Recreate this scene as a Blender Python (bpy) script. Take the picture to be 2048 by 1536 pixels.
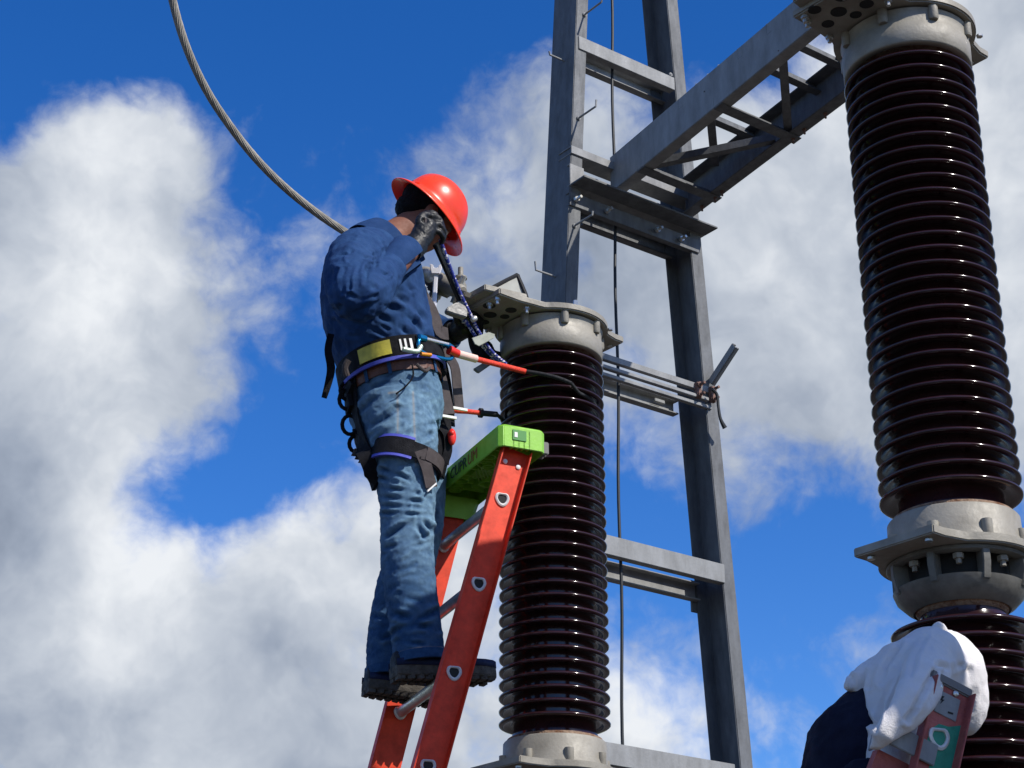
import bpy, bmesh, math, random
import numpy as np
from mathutils import Vector, Matrix, noise as mnoise
from mathutils.bvhtree import BVHTree

random.seed(7); np.random.seed(7)
R = math.radians
for o in list(bpy.data.objects): bpy.data.objects.remove(o)
SC = bpy.context.scene
COL = SC.collection

# ------------------------------------------------------------------ camera
PITCH = R(23.7); FPX = 3700.0
CS, SN = math.cos(PITCH), math.sin(PITCH)
EYE = Vector((0, 0, 1.6))
cd = bpy.data.cameras.new('camera'); cam = bpy.data.objects.new('camera', cd); COL.objects.link(cam)
cam.location = EYE; cam.rotation_euler = (R(90) + PITCH, 0, 0)
cd.sensor_width = 36.0; cd.lens = FPX / 2048 * 36.0; cd.clip_start = 0.05; cd.clip_end = 5000
SC.camera = cam
SC.view_settings.view_transform = 'Standard'; SC.view_settings.look = 'None'
SC.view_settings.exposure = 0.22; SC.view_settings.gamma = 1.0
SC.view_settings.use_curve_mapping = False

def ray(px, py):
    u = (px - 1024) / FPX; v = (768 - py) / FPX
    return Vector((u, CS - v * SN, SN + v * CS))
def atY(px, py, Y): d = ray(px, py); return EYE + d * (Y / d.y)
def atZ(px, py, Z): d = ray(px, py); return EYE + d * ((Z - EYE.z) / d.z)
def atP(px, py, P, N): d = ray(px, py); return EYE + d * ((P - EYE).dot(N) / d.dot(N))
def proj(P):
    P = np.asarray(P) - np.array(EYE)
    dep = P[:, 1] * CS + P[:, 2] * SN; up = -P[:, 1] * SN + P[:, 2] * CS
    return np.stack([1024 + FPX * P[:, 0] / dep, 768 - FPX * up / dep], 1)

# ------------------------------------------------------------------ sun + sky
SUN_AZ, SUN_EL = R(54), R(43)            # measured from -y towards +x
SDIR = Vector((math.sin(SUN_AZ) * math.cos(SUN_EL), -math.cos(SUN_AZ) * math.cos(SUN_EL), math.sin(SUN_EL)))
sl = bpy.data.lights.new('sun', 'SUN'); sl.energy = 4.6; sl.angle = R(0.53); sl.color = (1.0, 0.955, 0.88)
so = bpy.data.objects.new('sun', sl); COL.objects.link(so); so.location = (8, -8, 14)
so.rotation_euler = (-SDIR).to_track_quat('-Z', 'Y').to_euler()

W = bpy.data.worlds.new('World'); SC.world = W; W.use_nodes = True
def NT(tree):
    def mk(t, **kw):
        n = tree.nodes.new(t)
        for k, v in kw.items():
            if k[0] == 'i' and k[1:].isdigit():
                n.inputs[int(k[1:])].default_value = v
            else: setattr(n, k, v)
        return n
    return mk
def build_world():
    t = W.node_tree; t.nodes.clear(); mk = NT(t); L = t.links.new
    out = mk('ShaderNodeOutputWorld')
    tc = mk('ShaderNodeTexCoord')
    nv = mk('ShaderNodeVectorMath', operation='NORMALIZE'); L(tc.outputs['Generated'], nv.inputs[0])
    # where the clouds stand in the sky: coverage and brightness, digit by digit (128 px cells of the photograph's sky)
    COV = ["0000100002003688", "1330011354457888", "8985323566788888", "9995436677899999", "9994335677899999", "9995225777899999",
           "9983014555678888", "9931256542243355", "9776786541331122", "9988887742111331", "9999987655622421", "9999987767633311"]
    BRI = ["6666555555668887", "7876555666678888", "6886665665677777", "7886665555677677", "8876665555667677", "7876665555566667",
           "6777666666655566", "5777887667755566", "5899988776655555", "6987777777655555", "6776677778876666", "5666556778888766"]
    cc = []; tv = []
    for r in range(12):
        for c in range(16):
            cc.append(np.array(ray(64 + 128 * c, 64 + 128 * r).normalized())); tv.append((int(COV[r][c]) / 9 - .36, int(BRI[r][c]) / 9 - .6))
    cc = np.array(cc); tv = np.array(tv)
    bl = [np.array(ray(20 + 200 * i, 20 + 200 * j).normalized()) for j in range(9) for i in range(11)]; bl = np.array(bl)
    RAD = 330 / FPX
    D = np.linalg.norm(cc[:, None] - bl[None], axis=2); u = np.clip(1 - D / RAD, 0, 1); K = u * u * (3 - 2 * u)
    Wt = np.linalg.solve(K.T @ K + .02 * np.eye(len(bl)), K.T @ tv)
    def noise(vec, scale, det, rough=.5, mul=None):
        n = mk('ShaderNodeTexNoise', noise_dimensions='3D'); L(vec, n.inputs['Vector']); n.inputs['Scale'].default_value = scale; n.inputs['Detail'].default_value = det; n.inputs['Roughness'].default_value = rough
        return n
    wn = noise(nv.outputs[0], 11, 4)
    ws = mk('ShaderNodeVectorMath', operation='MULTIPLY_ADD'); L(wn.outputs['Color'], ws.inputs[0]); ws.inputs[1].default_value = (.05, .05, .05)
    wc = mk('ShaderNodeVectorMath', operation='ADD'); L(nv.outputs[0], wc.inputs[0]); wc.inputs[1].default_value = (-.025, -.025, -.025); L(wc.outputs[0], ws.inputs[2])
    warped = ws.outputs[0]
    acc = [None, None]
    for c, w in zip(bl, Wt):
        if abs(w[0]) < .01 and abs(w[1]) < .01: continue
        d = mk('ShaderNodeVectorMath', operation='DISTANCE'); L(warped, d.inputs[0]); d.inputs[1].default_value = Vector(c)
        m = mk('ShaderNodeMapRange', interpolation_type='SMOOTHSTEP'); L(d.outputs['Value'], m.inputs['Value'])
        m.inputs['From Min'].default_value = 0; m.inputs['From Max'].default_value = RAD; m.inputs['To Min'].default_value = 1; m.inputs['To Max'].default_value = 0
        for j in (0, 1):
            q = mk('ShaderNodeMath', operation='MULTIPLY_ADD'); L(m.outputs[0], q.inputs[0]); q.inputs[1].default_value = w[j]
            if acc[j] is not None: L(acc[j], q.inputs[2])
            else: q.inputs[2].default_value = (.36, .6)[j]
            acc[j] = q.outputs[0]
    # fractal detail; the same field a little towards the sun gives the relief
    n1 = noise(warped, 16, 12, .64)
    of = mk('ShaderNodeVectorMath', operation='ADD'); L(warped, of.inputs[0]); of.inputs[1].default_value = (.010, .0, .016)
    n1b = noise(of.outputs[0], 13, 5, .55)
    n1c = noise(warped, 13, 5, .55)
    nf = mk('ShaderNodeMath', operation='MULTIPLY_ADD'); L(n1.outputs['Fac'], nf.inputs[0]); nf.inputs[1].default_value = 1.05; nf.inputs[2].default_value = -.525
    def lobes(vec):
        v = mk('ShaderNodeTexVoronoi', voronoi_dimensions='3D', feature='F1'); L(vec, v.inputs['Vector']); v.inputs['Scale'].default_value = 24; v.inputs['Detail'].default_value = 3; v.inputs['Roughness'].default_value = .6
        v.normalize = True; return v.outputs['Distance']
    va, vb = lobes(warped), lobes(of.outputs[0])
    nf2 = mk('ShaderNodeMath', operation='MULTIPLY_ADD'); L(va, nf2.inputs[0]); nf2.inputs[1].default_value = -.75; nf2.inputs[2].default_value = .26
    nf3 = mk('ShaderNodeMath', operation='ADD'); L(nf.outputs[0], nf3.inputs[0]); L(nf2.outputs[0], nf3.inputs[1])
    ds = mk('ShaderNodeMath', operation='ADD'); L(acc[0], ds.inputs[0]); L(nf3.outputs[0], ds.inputs[1])
    op = mk('ShaderNodeMapRange', interpolation_type='SMOOTHSTEP'); L(ds.outputs[0], op.inputs['Value'])
    op.inputs['From Min'].default_value = .28; op.inputs['From Max'].default_value = .80
    df = mk('ShaderNodeMath', operation='SUBTRACT'); L(n1c.outputs['Fac'], df.inputs[0]); L(n1b.outputs['Fac'], df.inputs[1])
    dv = mk('ShaderNodeMath', operation='SUBTRACT'); L(vb, dv.inputs[0]); L(va, dv.inputs[1])
    dm = mk('ShaderNodeMath', operation='MULTIPLY_ADD'); L(dv.outputs[0], dm.inputs[0]); dm.inputs[1].default_value = .30; L(df.outputs[0], dm.inputs[2])
    rl = mk('ShaderNodeMath', operation='MULTIPLY_ADD'); L(dm.outputs[0], rl.inputs[0]); rl.inputs[1].default_value = .75
    n3 = noise(warped, 9, 4, .5)
    v3 = mk('ShaderNodeMath', operation='MULTIPLY_ADD'); L(n3.outputs['Fac'], v3.inputs[0]); v3.inputs[1].default_value = .16
    bs = mk('ShaderNodeMath', operation='ADD'); L(acc[1], bs.inputs[0]); bs.inputs[1].default_value = -.08
    L(bs.outputs[0], v3.inputs[2]); L(v3.outputs[0], rl.inputs[2])
    cr = mk('ShaderNodeValToRGB'); L(rl.outputs[0], cr.inputs[0])
    e = cr.color_ramp.elements; e[0].position = .25; e[0].color = (.19, .235, .32, 1); e[1].position = 1.0; e[1].color = (.86, .89, .93, 1)
    k = e.new(.5); k.color = (.345, .40, .50, 1)
    k = e.new(.75); k.color = (.56, .61, .69, 1)
    sky = mk('ShaderNodeTexSky', sky_type='NISHITA', sun_disc=False)
    sky.sun_elevation = SUN_EL; sky.sun_rotation = math.pi - SUN_AZ
    sky.altitude = 1500; sky.air_density = 1.0; sky.dust_density = .8; sky.ozone_density = 3.0
    hs = mk('ShaderNodeHueSaturation'); L(sky.outputs[0], hs.inputs['Color']); hs.inputs['Hue'].default_value = .513; hs.inputs['Saturation'].default_value = SKY_SAT; hs.inputs['Value'].default_value = 1.0
    b1 = mk('ShaderNodeBackground'); L(hs.outputs[0], b1.inputs[0]); b1.inputs[1].default_value = SKY_STR
    b2 = mk('ShaderNodeBackground'); L(cr.outputs[0], b2.inputs[0]); b2.inputs[1].default_value = CLOUD_STR
    mx = mk('ShaderNodeMixShader'); L(op.outputs[0], mx.inputs[0]); L(b1.outputs[0], mx.inputs[1]); L(b2.outputs[0], mx.inputs[2])
    L(mx.outputs[0], out.inputs[0])
SKY_SAT, SKY_STR, CLOUD_STR = 1.35, .15, .85
build_world()

# ------------------------------------------------------------------ materials
def mat(name, c, rough=.5, metal=0, var=None, bump=None, c2=None, coat=0, spec=.5, streak=None):
    m = bpy.data.materials.new(name); m.use_nodes = True; t = m.node_tree; mk = NT(t); L = t.links.new
    b = t.nodes['Principled BSDF']
    b.inputs['Base Color'].default_value = (*c, 1); b.inputs['Roughness'].default_value = rough; b.inputs['Metallic'].default_value = metal
    b.inputs['Specular IOR Level'].default_value = spec
    if coat: b.inputs['Coat Weight'].default_value = coat; b.inputs['Coat Roughness'].default_value = .05
    tc = mk('ShaderNodeTexCoord')
    if var:
        sc, amt = var
        n = mk('ShaderNodeTexNoise'); L(tc.outputs['Object'], n.inputs['Vector']); n.inputs['Scale'].default_value = sc; n.inputs['Detail'].default_value = 6; n.inputs['Roughness'].default_value = .65
        if streak:
            mp = mk('ShaderNodeMapping'); mp.inputs['Scale'].default_value = streak; L(tc.outputs['Object'], mp.inputs[0]); L(mp.outputs[0], n.inputs['Vector'])
        r = mk('ShaderNodeValToRGB'); L(n.outputs['Fac'], r.inputs[0])
        d = c2 or tuple(max(0, x * (1 - amt)) for x in c)
        u = tuple(min(1, x * (1 + amt)) for x in c)
        r.color_ramp.elements[0].position = .32; r.color_ramp.elements[0].color = (*d, 1)
        r.color_ramp.elements[1].position = .68; r.color_ramp.elements[1].color = (*u, 1)
        L(r.outputs[0], b.inputs['Base Color'])
        rr = mk('ShaderNodeMapRange'); L(n.outputs['Fac'], rr.inputs['Value']); rr.inputs['From Min'].default_value = .3; rr.inputs['From Max'].default_value = .7
        rr.inputs['To Min'].default_value = min(1, rough * 1.2); rr.inputs['To Max'].default_value = rough * .8; L(rr.outputs[0], b.inputs['Roughness'])
    if bump:
        sc, st = bump
        n = mk('ShaderNodeTexNoise'); L(tc.outputs['Object'], n.inputs['Vector']); n.inputs['Scale'].default_value = sc; n.inputs['Detail'].default_value = 5
        bp = mk('ShaderNodeBump'); L(n.outputs['Fac'], bp.inputs['Height']); bp.inputs['Strength'].default_value = st; bp.inputs['Distance'].default_value = .01
        L(bp.outputs[0], b.inputs['Normal'])
    return m
def attr_mix(m, attr, col):
    """mix a second colour in by a per-vertex attribute (wear or stitching on the garment)"""
    t = m.node_tree; mk = NT(t); L = t.links.new; b = t.nodes['Principled BSDF']
    a = mk('ShaderNodeAttribute', attribute_name=attr)
    n = mk('ShaderNodeTexNoise'); n.inputs['Scale'].default_value = 60; n.inputs['Detail'].default_value = 5
    tc = mk('ShaderNodeTexCoord'); L(tc.outputs['Object'], n.inputs['Vector'])
    mu = mk('ShaderNodeMath', operation='MULTIPLY'); L(a.outputs['Fac'], mu.inputs[0])
    mr = mk('ShaderNodeMapRange'); L(n.outputs['Fac'], mr.inputs['Value']); mr.inputs['From Min'].default_value = .3; mr.inputs['From Max'].default_value = .65; mr.inputs['To Min'].default_value = .55; mr.inputs['To Max'].default_value = 1.0
    L(mr.outputs[0], mu.inputs[1])
    x = mk('ShaderNodeMix', data_type='RGBA'); L(mu.outputs[0], x.inputs['Factor'])
    s = b.inputs['Base Color']
    if s.is_linked: L(s.links[0].from_socket, x.inputs['A'])
    else: x.inputs['A'].default_value = s.default_value
    x.inputs['B'].default_value = (*col, 1); L(x.outputs['Result'], s)
def bumpwave(m, scale, strength, vec=(1, 1, 1)):
    t = m.node_tree; mk = NT(t); L = t.links.new; b = t.nodes['Principled BSDF']
    tc = mk('ShaderNodeTexCoord'); mp = mk('ShaderNodeMapping'); mp.inputs['Scale'].default_value = vec; L(tc.outputs['Object'], mp.inputs[0])
    w = mk('ShaderNodeTexWave', wave_type='BANDS', bands_direction='DIAGONAL'); w.inputs['Scale'].default_value = scale; L(mp.outputs[0], w.inputs[0])
    bp = mk('ShaderNodeBump'); bp.inputs['Strength'].default_value = strength; bp.inputs['Distance'].default_value = .002; L(w.outputs['Fac'], bp.inputs['Height'])
    o = b.inputs['Normal']
    if o.is_linked: L(o.links[0].from_socket, bp.inputs['Normal'])
    L(bp.outputs[0], o)

M = {}
M['steel'] = mat('galvanised_steel', (.225, .227, .225), .6, 0, (13, .20), (60, .12), streak=(1, 1, .35))
M['steel2'] = mat('galvanised_steel_old_shaded', (.108, .112, .117), .65, 0, (18, .24), (50, .15), streak=(1, 1, .3))  # weathered steel, its colour also lowered for faces in shade
M['cast'] = mat('cast_aluminium', (.268, .247, .205), .58, .05, (12, .16), (120, .10), c2=(.20, .182, .148))
M['cast2'] = mat('weathered_casting', (.14, .135, .12), .5, .1, (12, .3), (60, .10), c2=(.085, .08, .068))
M['porcelain'] = mat('brown_glazed_porcelain', (.025, .0082, .0096), .12, 0, (7, .35), None, coat=.05, spec=.5)
M['cement'] = mat('rusty_cement', (.20, .14, .095), .9, 0, (40, .5), (150, .6), c2=(.13, .05, .02))
M['bolt'] = mat('zinc_bolt', (.55, .54, .5), .35, .8, (40, .2))
M['rustbolt'] = mat('rusty_bolt', (.16, .09, .07), .8, .2, (60, .4))
M['alu'] = mat('aluminium', (.55, .54, .52), .38, .75, (30, .2), (120, .1))
M['flare'] = mat('rolled_aluminium_end', (.62, .61, .58), .4, .2, (30, .2))
M['strand'] = mat('weathered_aluminium_strand', (.235, .215, .18), .6, .1, (30, .25))
M['dark'] = mat('shade_and_print_black', (.02, .02, .02), .9)  # black for painted shade inside holes, and for the pictogram print
M['fibre'] = mat('red_fibreglass', (.68, .050, .015), .5, 0, (26, .2), (220, .05), spec=.3)
M['fibre2'] = mat('faded_red_fibreglass', (.36, .085, .07), .6, 0, (16, .25), (120, .2))
M['green2'] = mat('worn_green_paint', (.012, .22, .135), .55, 0, (20, .25), (120, .2))
M['lime'] = mat('lime_plastic', (.235, .53, .035), .45, 0, (30, .08), (150, .06))
M['limeprint'] = mat('dark_green_print', (.03, .06, .035), .6)
M['redprint'] = mat('red_print', (.30, .10, .03), .6)
M['rubber'] = mat('black_rubber', (.012, .012, .014), .65, spec=.25)
M['greyrub'] = mat('grey_rubber', (.16, .15, .145), .7)
M['shirt'] = mat('blue_work_shirt', (.0115, .042, .128), .85, 0, (22, .14), (900, .35), spec=.2)
M['jeans'] = mat('denim', (.022, .070, .165), .88, 0, (50, .25), (700, .5), spec=.2)
attr_mix(M['jeans'], 'wear', (.21, .35, .47)); attr_mix(M['jeans'], 'stitch', (.42, .32, .21)); 
bumpwave(M['jeans'], 420, .35)
attr_mix(M['shirt'], 'wear', (.03, .09, .215))
M['navy'] = mat('navy_cloth', (.007, .008, .022), .9, 0, (15, .2), (500, .3), spec=.2)
M['white'] = mat('white_cotton', (.66, .63, .62), .9, 0, (9, .06), (300, .25), spec=.2)
M['skin'] = mat('skin', (.20, .080, .050), .62, 0, (60, .12), (300, .08), spec=.25)
M['hair'] = mat('black_hair', (.0045, .004, .0045), .75, 0, (90, .3), (260, .7), spec=.15)
M['hat'] = mat('red_orange_helmet_shell', (.86, .052, .010), .30, 0, (8, .05), None, coat=.12, spec=.4)
_b = M['hat'].node_tree.nodes['Principled BSDF']; _b.inputs['Subsurface Weight'].default_value = .3; _b.inputs['Subsurface Radius'].default_value = (1.0, .12, .06); _b.inputs['Subsurface Scale'].default_value = .008
M['glove'] = mat('black_glove', (.0055, .0055, .006), .5, 0, (40, .3), (90, .25), spec=.4)
M['webbing'] = mat('grey_webbing', (.070, .058, .058), .8, 0, (40, .15), (500, .4), spec=.2)
M['blackweb'] = mat('black_webbing', (.0060, .0060, .0085), .8, 0, (40, .2), (400, .4), spec=.18)
M['bluetrim'] = mat('blue_trim', (.075, .085, .46), .7, 0, (60, .1))
M['yellow'] = mat('yellow_label', (.58, .50, .055), .6, 0, (25, .15), (60, .15), c2=(.40, .36, .06))
M['whiteprint'] = mat('white_print', (.75, .74, .70), .6)
M['leather'] = mat('brown_leather', (.10, .033, .018), .55, 0, (35, .25), (120, .3))
M['boot'] = mat('dark_boot_leather', (.015, .0145, .018), .65, 0, (30, .3), (120, .3), spec=.25)
M['bootblue'] = mat('navy_boot_side', (.010, .016, .048), .65, 0, (30, .2), (120, .2), spec=.2)
M['sole'] = mat('grey_brown_sole', (.075, .066, .055), .85, 0, (40, .4), (120, .4), spec=.2)
M['cyan'] = mat('blue_anodised', (.01, .21, .42), .25, .7)
M['mint'] = mat('pale_green_anodised', (.52, .62, .52), .35, .4)
M['orange'] = mat('orange_anodised', (.75, .26, .02), .35, .2)
M['red'] = mat('red_plastic', (.75, .025, .015), .35)
M['ropered'] = mat('orange_red_rope', (.80, .055, .022), .75, 0, (180, .3), None, c2=(.42, .016, .008))
M['ropewhite'] = mat('pale_pink_sleeve', (.78, .52, .44), .7, 0, (90, .1))
M['ropeblack'] = mat('black_rope_cover', (.014, .014, .016), .85, 0, (150, .4), (300, .5))
M['ropeblue'] = mat('blue_white_rope', (.022, .035, .235), .8, 0, (130, .3), None)
M['ropeblack2'] = mat('black_cable', (.012, .014, .016), .6)
M['bar'] = mat('grey_steel_tool', (.21, .205, .19), .5, .2, (30, .3), (90, .15))
M['palegrey'] = mat('pale_grey_panel', (.36, .36, .315), .6, 0, (10, .1))
M['tag'] = mat('pale_green_tag', (.25, .27, .22), .5, 0, (30, .1))
M['gravel'] = mat('gravel', (.055, .047, .038), .95, 0, (3, .3), (40, .8))
# flecked blue and white rope cover
def fleck(m, c2, sc):
    t = m.node_tree; mk = NT(t); L = t.links.new; b = t.nodes['Principled BSDF']
    tc = mk('ShaderNodeTexCoord'); v = mk('ShaderNodeTexVoronoi'); v.inputs['Scale'].default_value = sc; L(tc.outputs['Object'], v.inputs['Vector'])
    g = mk('ShaderNodeMath', operation='GREATER_THAN'); s = mk('ShaderNodeSeparateColor'); L(v.outputs['Color'], s.inputs[0]); L(s.outputs[0], g.inputs[0]); g.inputs[1].default_value = .80
    x = mk('ShaderNodeMix', data_type='RGBA'); L(g.outputs[0], x.inputs['Factor'])
    so = b.inputs['Base Color']; L(so.links[0].from_socket, x.inputs['A']); x.inputs['B'].default_value = (*c2, 1); L(x.outputs['Result'], so)
fleck(M['ropeblue'], (.62, .58, .62), 210)

# ------------------------------------------------------------------ mesh helpers
class MB:
    def __init__(s): s.v = []; s.f = []
    def add(s, vs, fs):
        b = len(s.v); s.v += [tuple(x) for x in vs]; s.f += [tuple(i + b for i in f) for f in fs]; return s
    def rings(s, rs, close=True, capped=True):
        n = len(rs[0]); vs = [p for r in rs for p in r]; fs = []
        for k in range(len(rs) - 1):
            for i in range(n if close else n - 1):
                j = (i + 1) % n; fs.append((k * n + i, k * n + j, (k + 1) * n + j, (k + 1) * n + i))
        if capped and close:
            fs.append(tuple(range(n))[::-1]); fs.append(tuple((len(rs) - 1) * n + i for i in range(n)))
        return s.add(vs, fs)
    def box(s, c, ax, ay, az):      # centre, half-axis vectors
        c, ax, ay, az = map(Vector, (c, ax, ay, az))
        vs = [c + ax * i + ay * j + az * k for k in (-1, 1) for j in (-1, 1) for i in (-1, 1)]
        return s.add(vs, [(0, 2, 3, 1), (4, 5, 7, 6), (0, 1, 5, 4), (2, 6, 7, 3), (0, 4, 6, 2), (1, 3, 7, 5)])
    def prism(s, poly, vec):        # poly: list of 3-D points, extruded
        n = len(poly); vec = Vector(vec); vs = [Vector(p) for p in poly] + [Vector(p) + vec for p in poly]
        fs = [tuple(range(n))[::-1], tuple(range(n, 2 * n))] + [(i, (i + 1) % n, n + (i + 1) % n, n + i) for i in range(n)]
        return s.add(vs, fs)
    def tube(s, pts, r, n=12, smooth=0, capped=True):
        pts = [Vector(p) for p in pts]
        rs = list(r) if hasattr(r, '__len__') else [r] * len(pts)
        if smooth: pts, rs = spline(pts, rs, smooth)
        out = []; T = (pts[1] - pts[0]).normalized(); a = T.orthogonal().normalized()
        for i, p in enumerate(pts):
            T2 = (pts[min(i + 1, len(pts) - 1)] - pts[max(i - 1, 0)]).normalized()
            a = (a - T2 * a.dot(T2)).normalized(); b = T2.cross(a)
            out.append([p + (a * math.cos(t) + b * math.sin(t)) * rs[i] for t in [2 * math.pi * k / n for k in range(n)]])
        return s.rings(out, capped=capped)
    def lathe(s, c, prof, n=48, axis=None, e1=None, capped=True):
        c = Vector(c); z = Vector(axis).normalized() if axis is not None else Vector((0, 0, 1))
        a = (Vector(e1) if e1 is not None else z.orthogonal()).normalized() if axis is not None else Vector((1, 0, 0)); b = z.cross(a)
        return s.rings([[c + z * h + (a * math.cos(t) + b * math.sin(t)) * r for t in [2 * math.pi * k / n for k in range(n)]] for r, h in prof], capped=capped)
    def ribbon(s, pts, dirs, w, th, smooth=4):
        """webbing: points, outward normals; w full width, th thickness"""
        pts = [Vector(p) for p in pts]; dirs = [Vector(d) for d in dirs]
        ws = list(w) if hasattr(w, '__len__') else [w] * len(pts)
        if smooth:
            P2, ws2 = spline(pts, ws, smooth); D2, _ = spline(dirs, ws, smooth); pts, dirs, ws = P2, D2, ws2
        rs = []
        for i, p in enumerate(pts):
            T = (pts[min(i + 1, len(pts) - 1)] - pts[max(i - 1, 0)]).normalized()
            nrm = (dirs[i] - T * dirs[i].dot(T)).normalized(); b = T.cross(nrm)
            h = ws[i] / 2; q = th / 2
            rs.append([p + b * h * x + nrm * q * y for x, y in ((-1, -1), (1, -1), (1, 1), (-1, 1))])
        return s.rings(rs)
    def build(s, name, m, parent=None, smooth=True, bevel=0, origin=None, seg=2, auto=40):
        me = bpy.data.meshes.new(name); o = bpy.data.objects.new(name, me)
        base = root_loc(parent) if parent else (origin if origin is not None else Vector((0, 0, 0)))
        b = Vector(base)
        me.from_pydata([tuple(Vector(p) - b) for p in s.v], [], s.f)
        fix_normals(me)
        me.materials.append(m); link(o, parent)
        if not parent: o.location = b
        if bevel:
            bm = bmesh.new(); bm.from_mesh(me)
            es = [e for e in bm.edges if len(e.link_faces) == 2 and e.calc_face_angle(0) > R(30)]
            bmesh.ops.bevel(bm, geom=es, offset=bevel, segments=seg, affect='EDGES', clamp_overlap=True)
            bm.to_mesh(me); bm.free()
        if smooth: shade(me, auto)
        return o
def fix_normals(me):
    bm = bmesh.new(); bm.from_mesh(me); bmesh.ops.recalc_face_normals(bm, faces=bm.faces); bm.to_mesh(me); bm.free()
def shade(me, ang=40):
    bm = bmesh.new(); bm.from_mesh(me)
    for f in bm.faces: f.smooth = True
    for e in bm.edges:
        if len(e.link_faces) == 2: e.smooth = e.calc_face_angle(0) < R(ang)
    bm.to_mesh(me); bm.free()
def root_loc(o):
    while o.parent: o = o.parent
    return o.location.copy()
def link(o, parent=None):
    COL.objects.link(o)
    if parent: o.parent = parent
    return o
def spline(P, Rr, k):
    out, ro = [], []
    n = len(P)
    for i in range(n - 1):
        p0, p1, p2, p3 = P[max(i - 1, 0)], P[i], P[i + 1], P[min(i + 2, n - 1)]
        for j in range(k):
            t = j / k
            q = .5 * ((2 * p1) + (p2 - p0) * t + (2 * p0 - 5 * p1 + 4 * p2 - p3) * t * t + (3 * p1 - p0 - 3 * p2 + p3) * t ** 3)
            out.append(q); ro.append(Rr[i] * (1 - t) + Rr[i + 1] * t)
    out.append(P[-1]); ro.append(Rr[-1]); return out, ro
def thing(name, label, cat, loc, group=None):
    o = bpy.data.objects.new(name, None); COL.objects.link(o); o.location = loc; o.empty_display_size = .1
    o['label'] = label; o['category'] = cat
    if group: o['group'] = group
    return o
def tag(o, label, cat, group=None):
    o['label'] = label; o['category'] = cat
    if group: o['group'] = group
    return o
def copy_part(o, parent, loc=None, rot=None):
    c = o.copy(); COL.objects.link(c); c.parent = parent
    if loc is not None: c.location = loc
    if rot is not None: c.rotation_euler = rot
    return c
def fuse(mb, name, m, parent, voxel, smooth=6, fac=.5, origin=None):
    """join overlapping shapes into one continuous skin"""
    me = bpy.data.meshes.new(name); me.from_pydata([tuple(p) for p in mb.v], [], mb.f); fix_normals(me)
    t = bpy.data.objects.new('tmp', me); COL.objects.link(t)
    r = t.modifiers.new('r', 'REMESH'); r.mode = 'VOXEL'; r.voxel_size = voxel
    if smooth:
        q = t.modifiers.new('s', 'SMOOTH'); q.iterations = smooth; q.factor = fac
    dg = bpy.context.evaluated_depsgraph_get(); dg.update()
    nm = bpy.data.meshes.new_from_object(t.evaluated_get(dg)); nm.name = name
    bpy.data.objects.remove(t); bpy.data.meshes.remove(me)
    o = bpy.data.objects.new(name, nm); nm.materials.clear(); nm.materials.append(m)
    b = root_loc(parent) if parent else Vector(origin)
    nm.transform(Matrix.Translation(-b)); link(o, parent)
    if not parent: o.location = b
    for p in nm.polygons: p.use_smooth = True
    return o
def coords(o):
    n = len(o.data.vertices); a = np.empty(n * 3); o.data.vertices.foreach_get('co', a); nn = np.empty(n * 3); o.data.vertices.foreach_get('normal', nn)
    return a.reshape(-1, 3) + np.array(root_loc(o)), nn.reshape(-1, 3)
def setco(o, P):
    o.data.vertices.foreach_set('co', (P - np.array(root_loc(o))).ravel()); o.data.update()
def segdist(Q, line):
    d = np.full(len(Q), 1e9)
    for a, b in zip(line[:-1], line[1:]):
        a = np.array(a, float); b = np.array(b, float); ab = b - a
        t = np.clip(((Q - a) @ ab) / (ab @ ab + 1e-9), 0, 1); d = np.minimum(d, np.linalg.norm(Q - a - t[:, None] * ab, axis=1))
    return d
def facing(P, N):
    V = np.array(EYE) - P; V /= np.linalg.norm(V, axis=1)[:, None]; return (V * N).sum(1)
def folds(o, lines):
    """press creases (and the ridge beside each) into a cloth; lines: (points, half width px, depth m)"""
    P, N = coords(o); Q = proj(P); fc = np.clip(facing(P, N) * 3, 0, 1); D = np.zeros(len(P))
    for ln, w, dep in lines:
        d = segdist(Q, ln); D += fc * (-dep * np.exp(-(d / (w * .8)) ** 1.4) + .5 * dep * np.exp(-((d - 2.0 * w) / (w * .8)) ** 2)) * (.55 + .45 * np.sin(Q[:, 0] * .11 + Q[:, 1] * .07 + len(ln)))
    setco(o, P + N * D[:, None]); return D
def rumple(o, amp, scale, stretch=(1, 1, 1), seed=0):
    P, N = coords(o); D = np.empty(len(P))
    for i, p in enumerate(P):
        q = Vector((p[0] * stretch[0], p[1] * stretch[1], p[2] * stretch[2])) * scale + Vector((seed, seed * 2, 0))
        D[i] = 1 - 2 * abs(mnoise.noise(q)) + .5 * mnoise.noise(q * 2.3) - .6
    setco(o, P + N * (D * amp)[:, None]); return D
def setattr_v(o, name, val):
    a = o.data.attributes.new(name, 'FLOAT', 'POINT'); a.data.foreach_set('value', np.asarray(val, np.float32))
def text_mesh(body, size, ext=.0006):
    c = bpy.data.curves.new('t', 'FONT'); c.body = body; c.size = size; c.extrude = ext; c.align_x = 'CENTER'; c.align_y = 'CENTER'; c.resolution_u = 2
    t = bpy.data.objects.new('t', c); COL.objects.link(t); dg = bpy.context.evaluated_depsgraph_get(); dg.update()
    me = bpy.data.meshes.new_from_object(t.evaluated_get(dg)); bpy.data.objects.remove(t); bpy.data.curves.remove(c); return me
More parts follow.
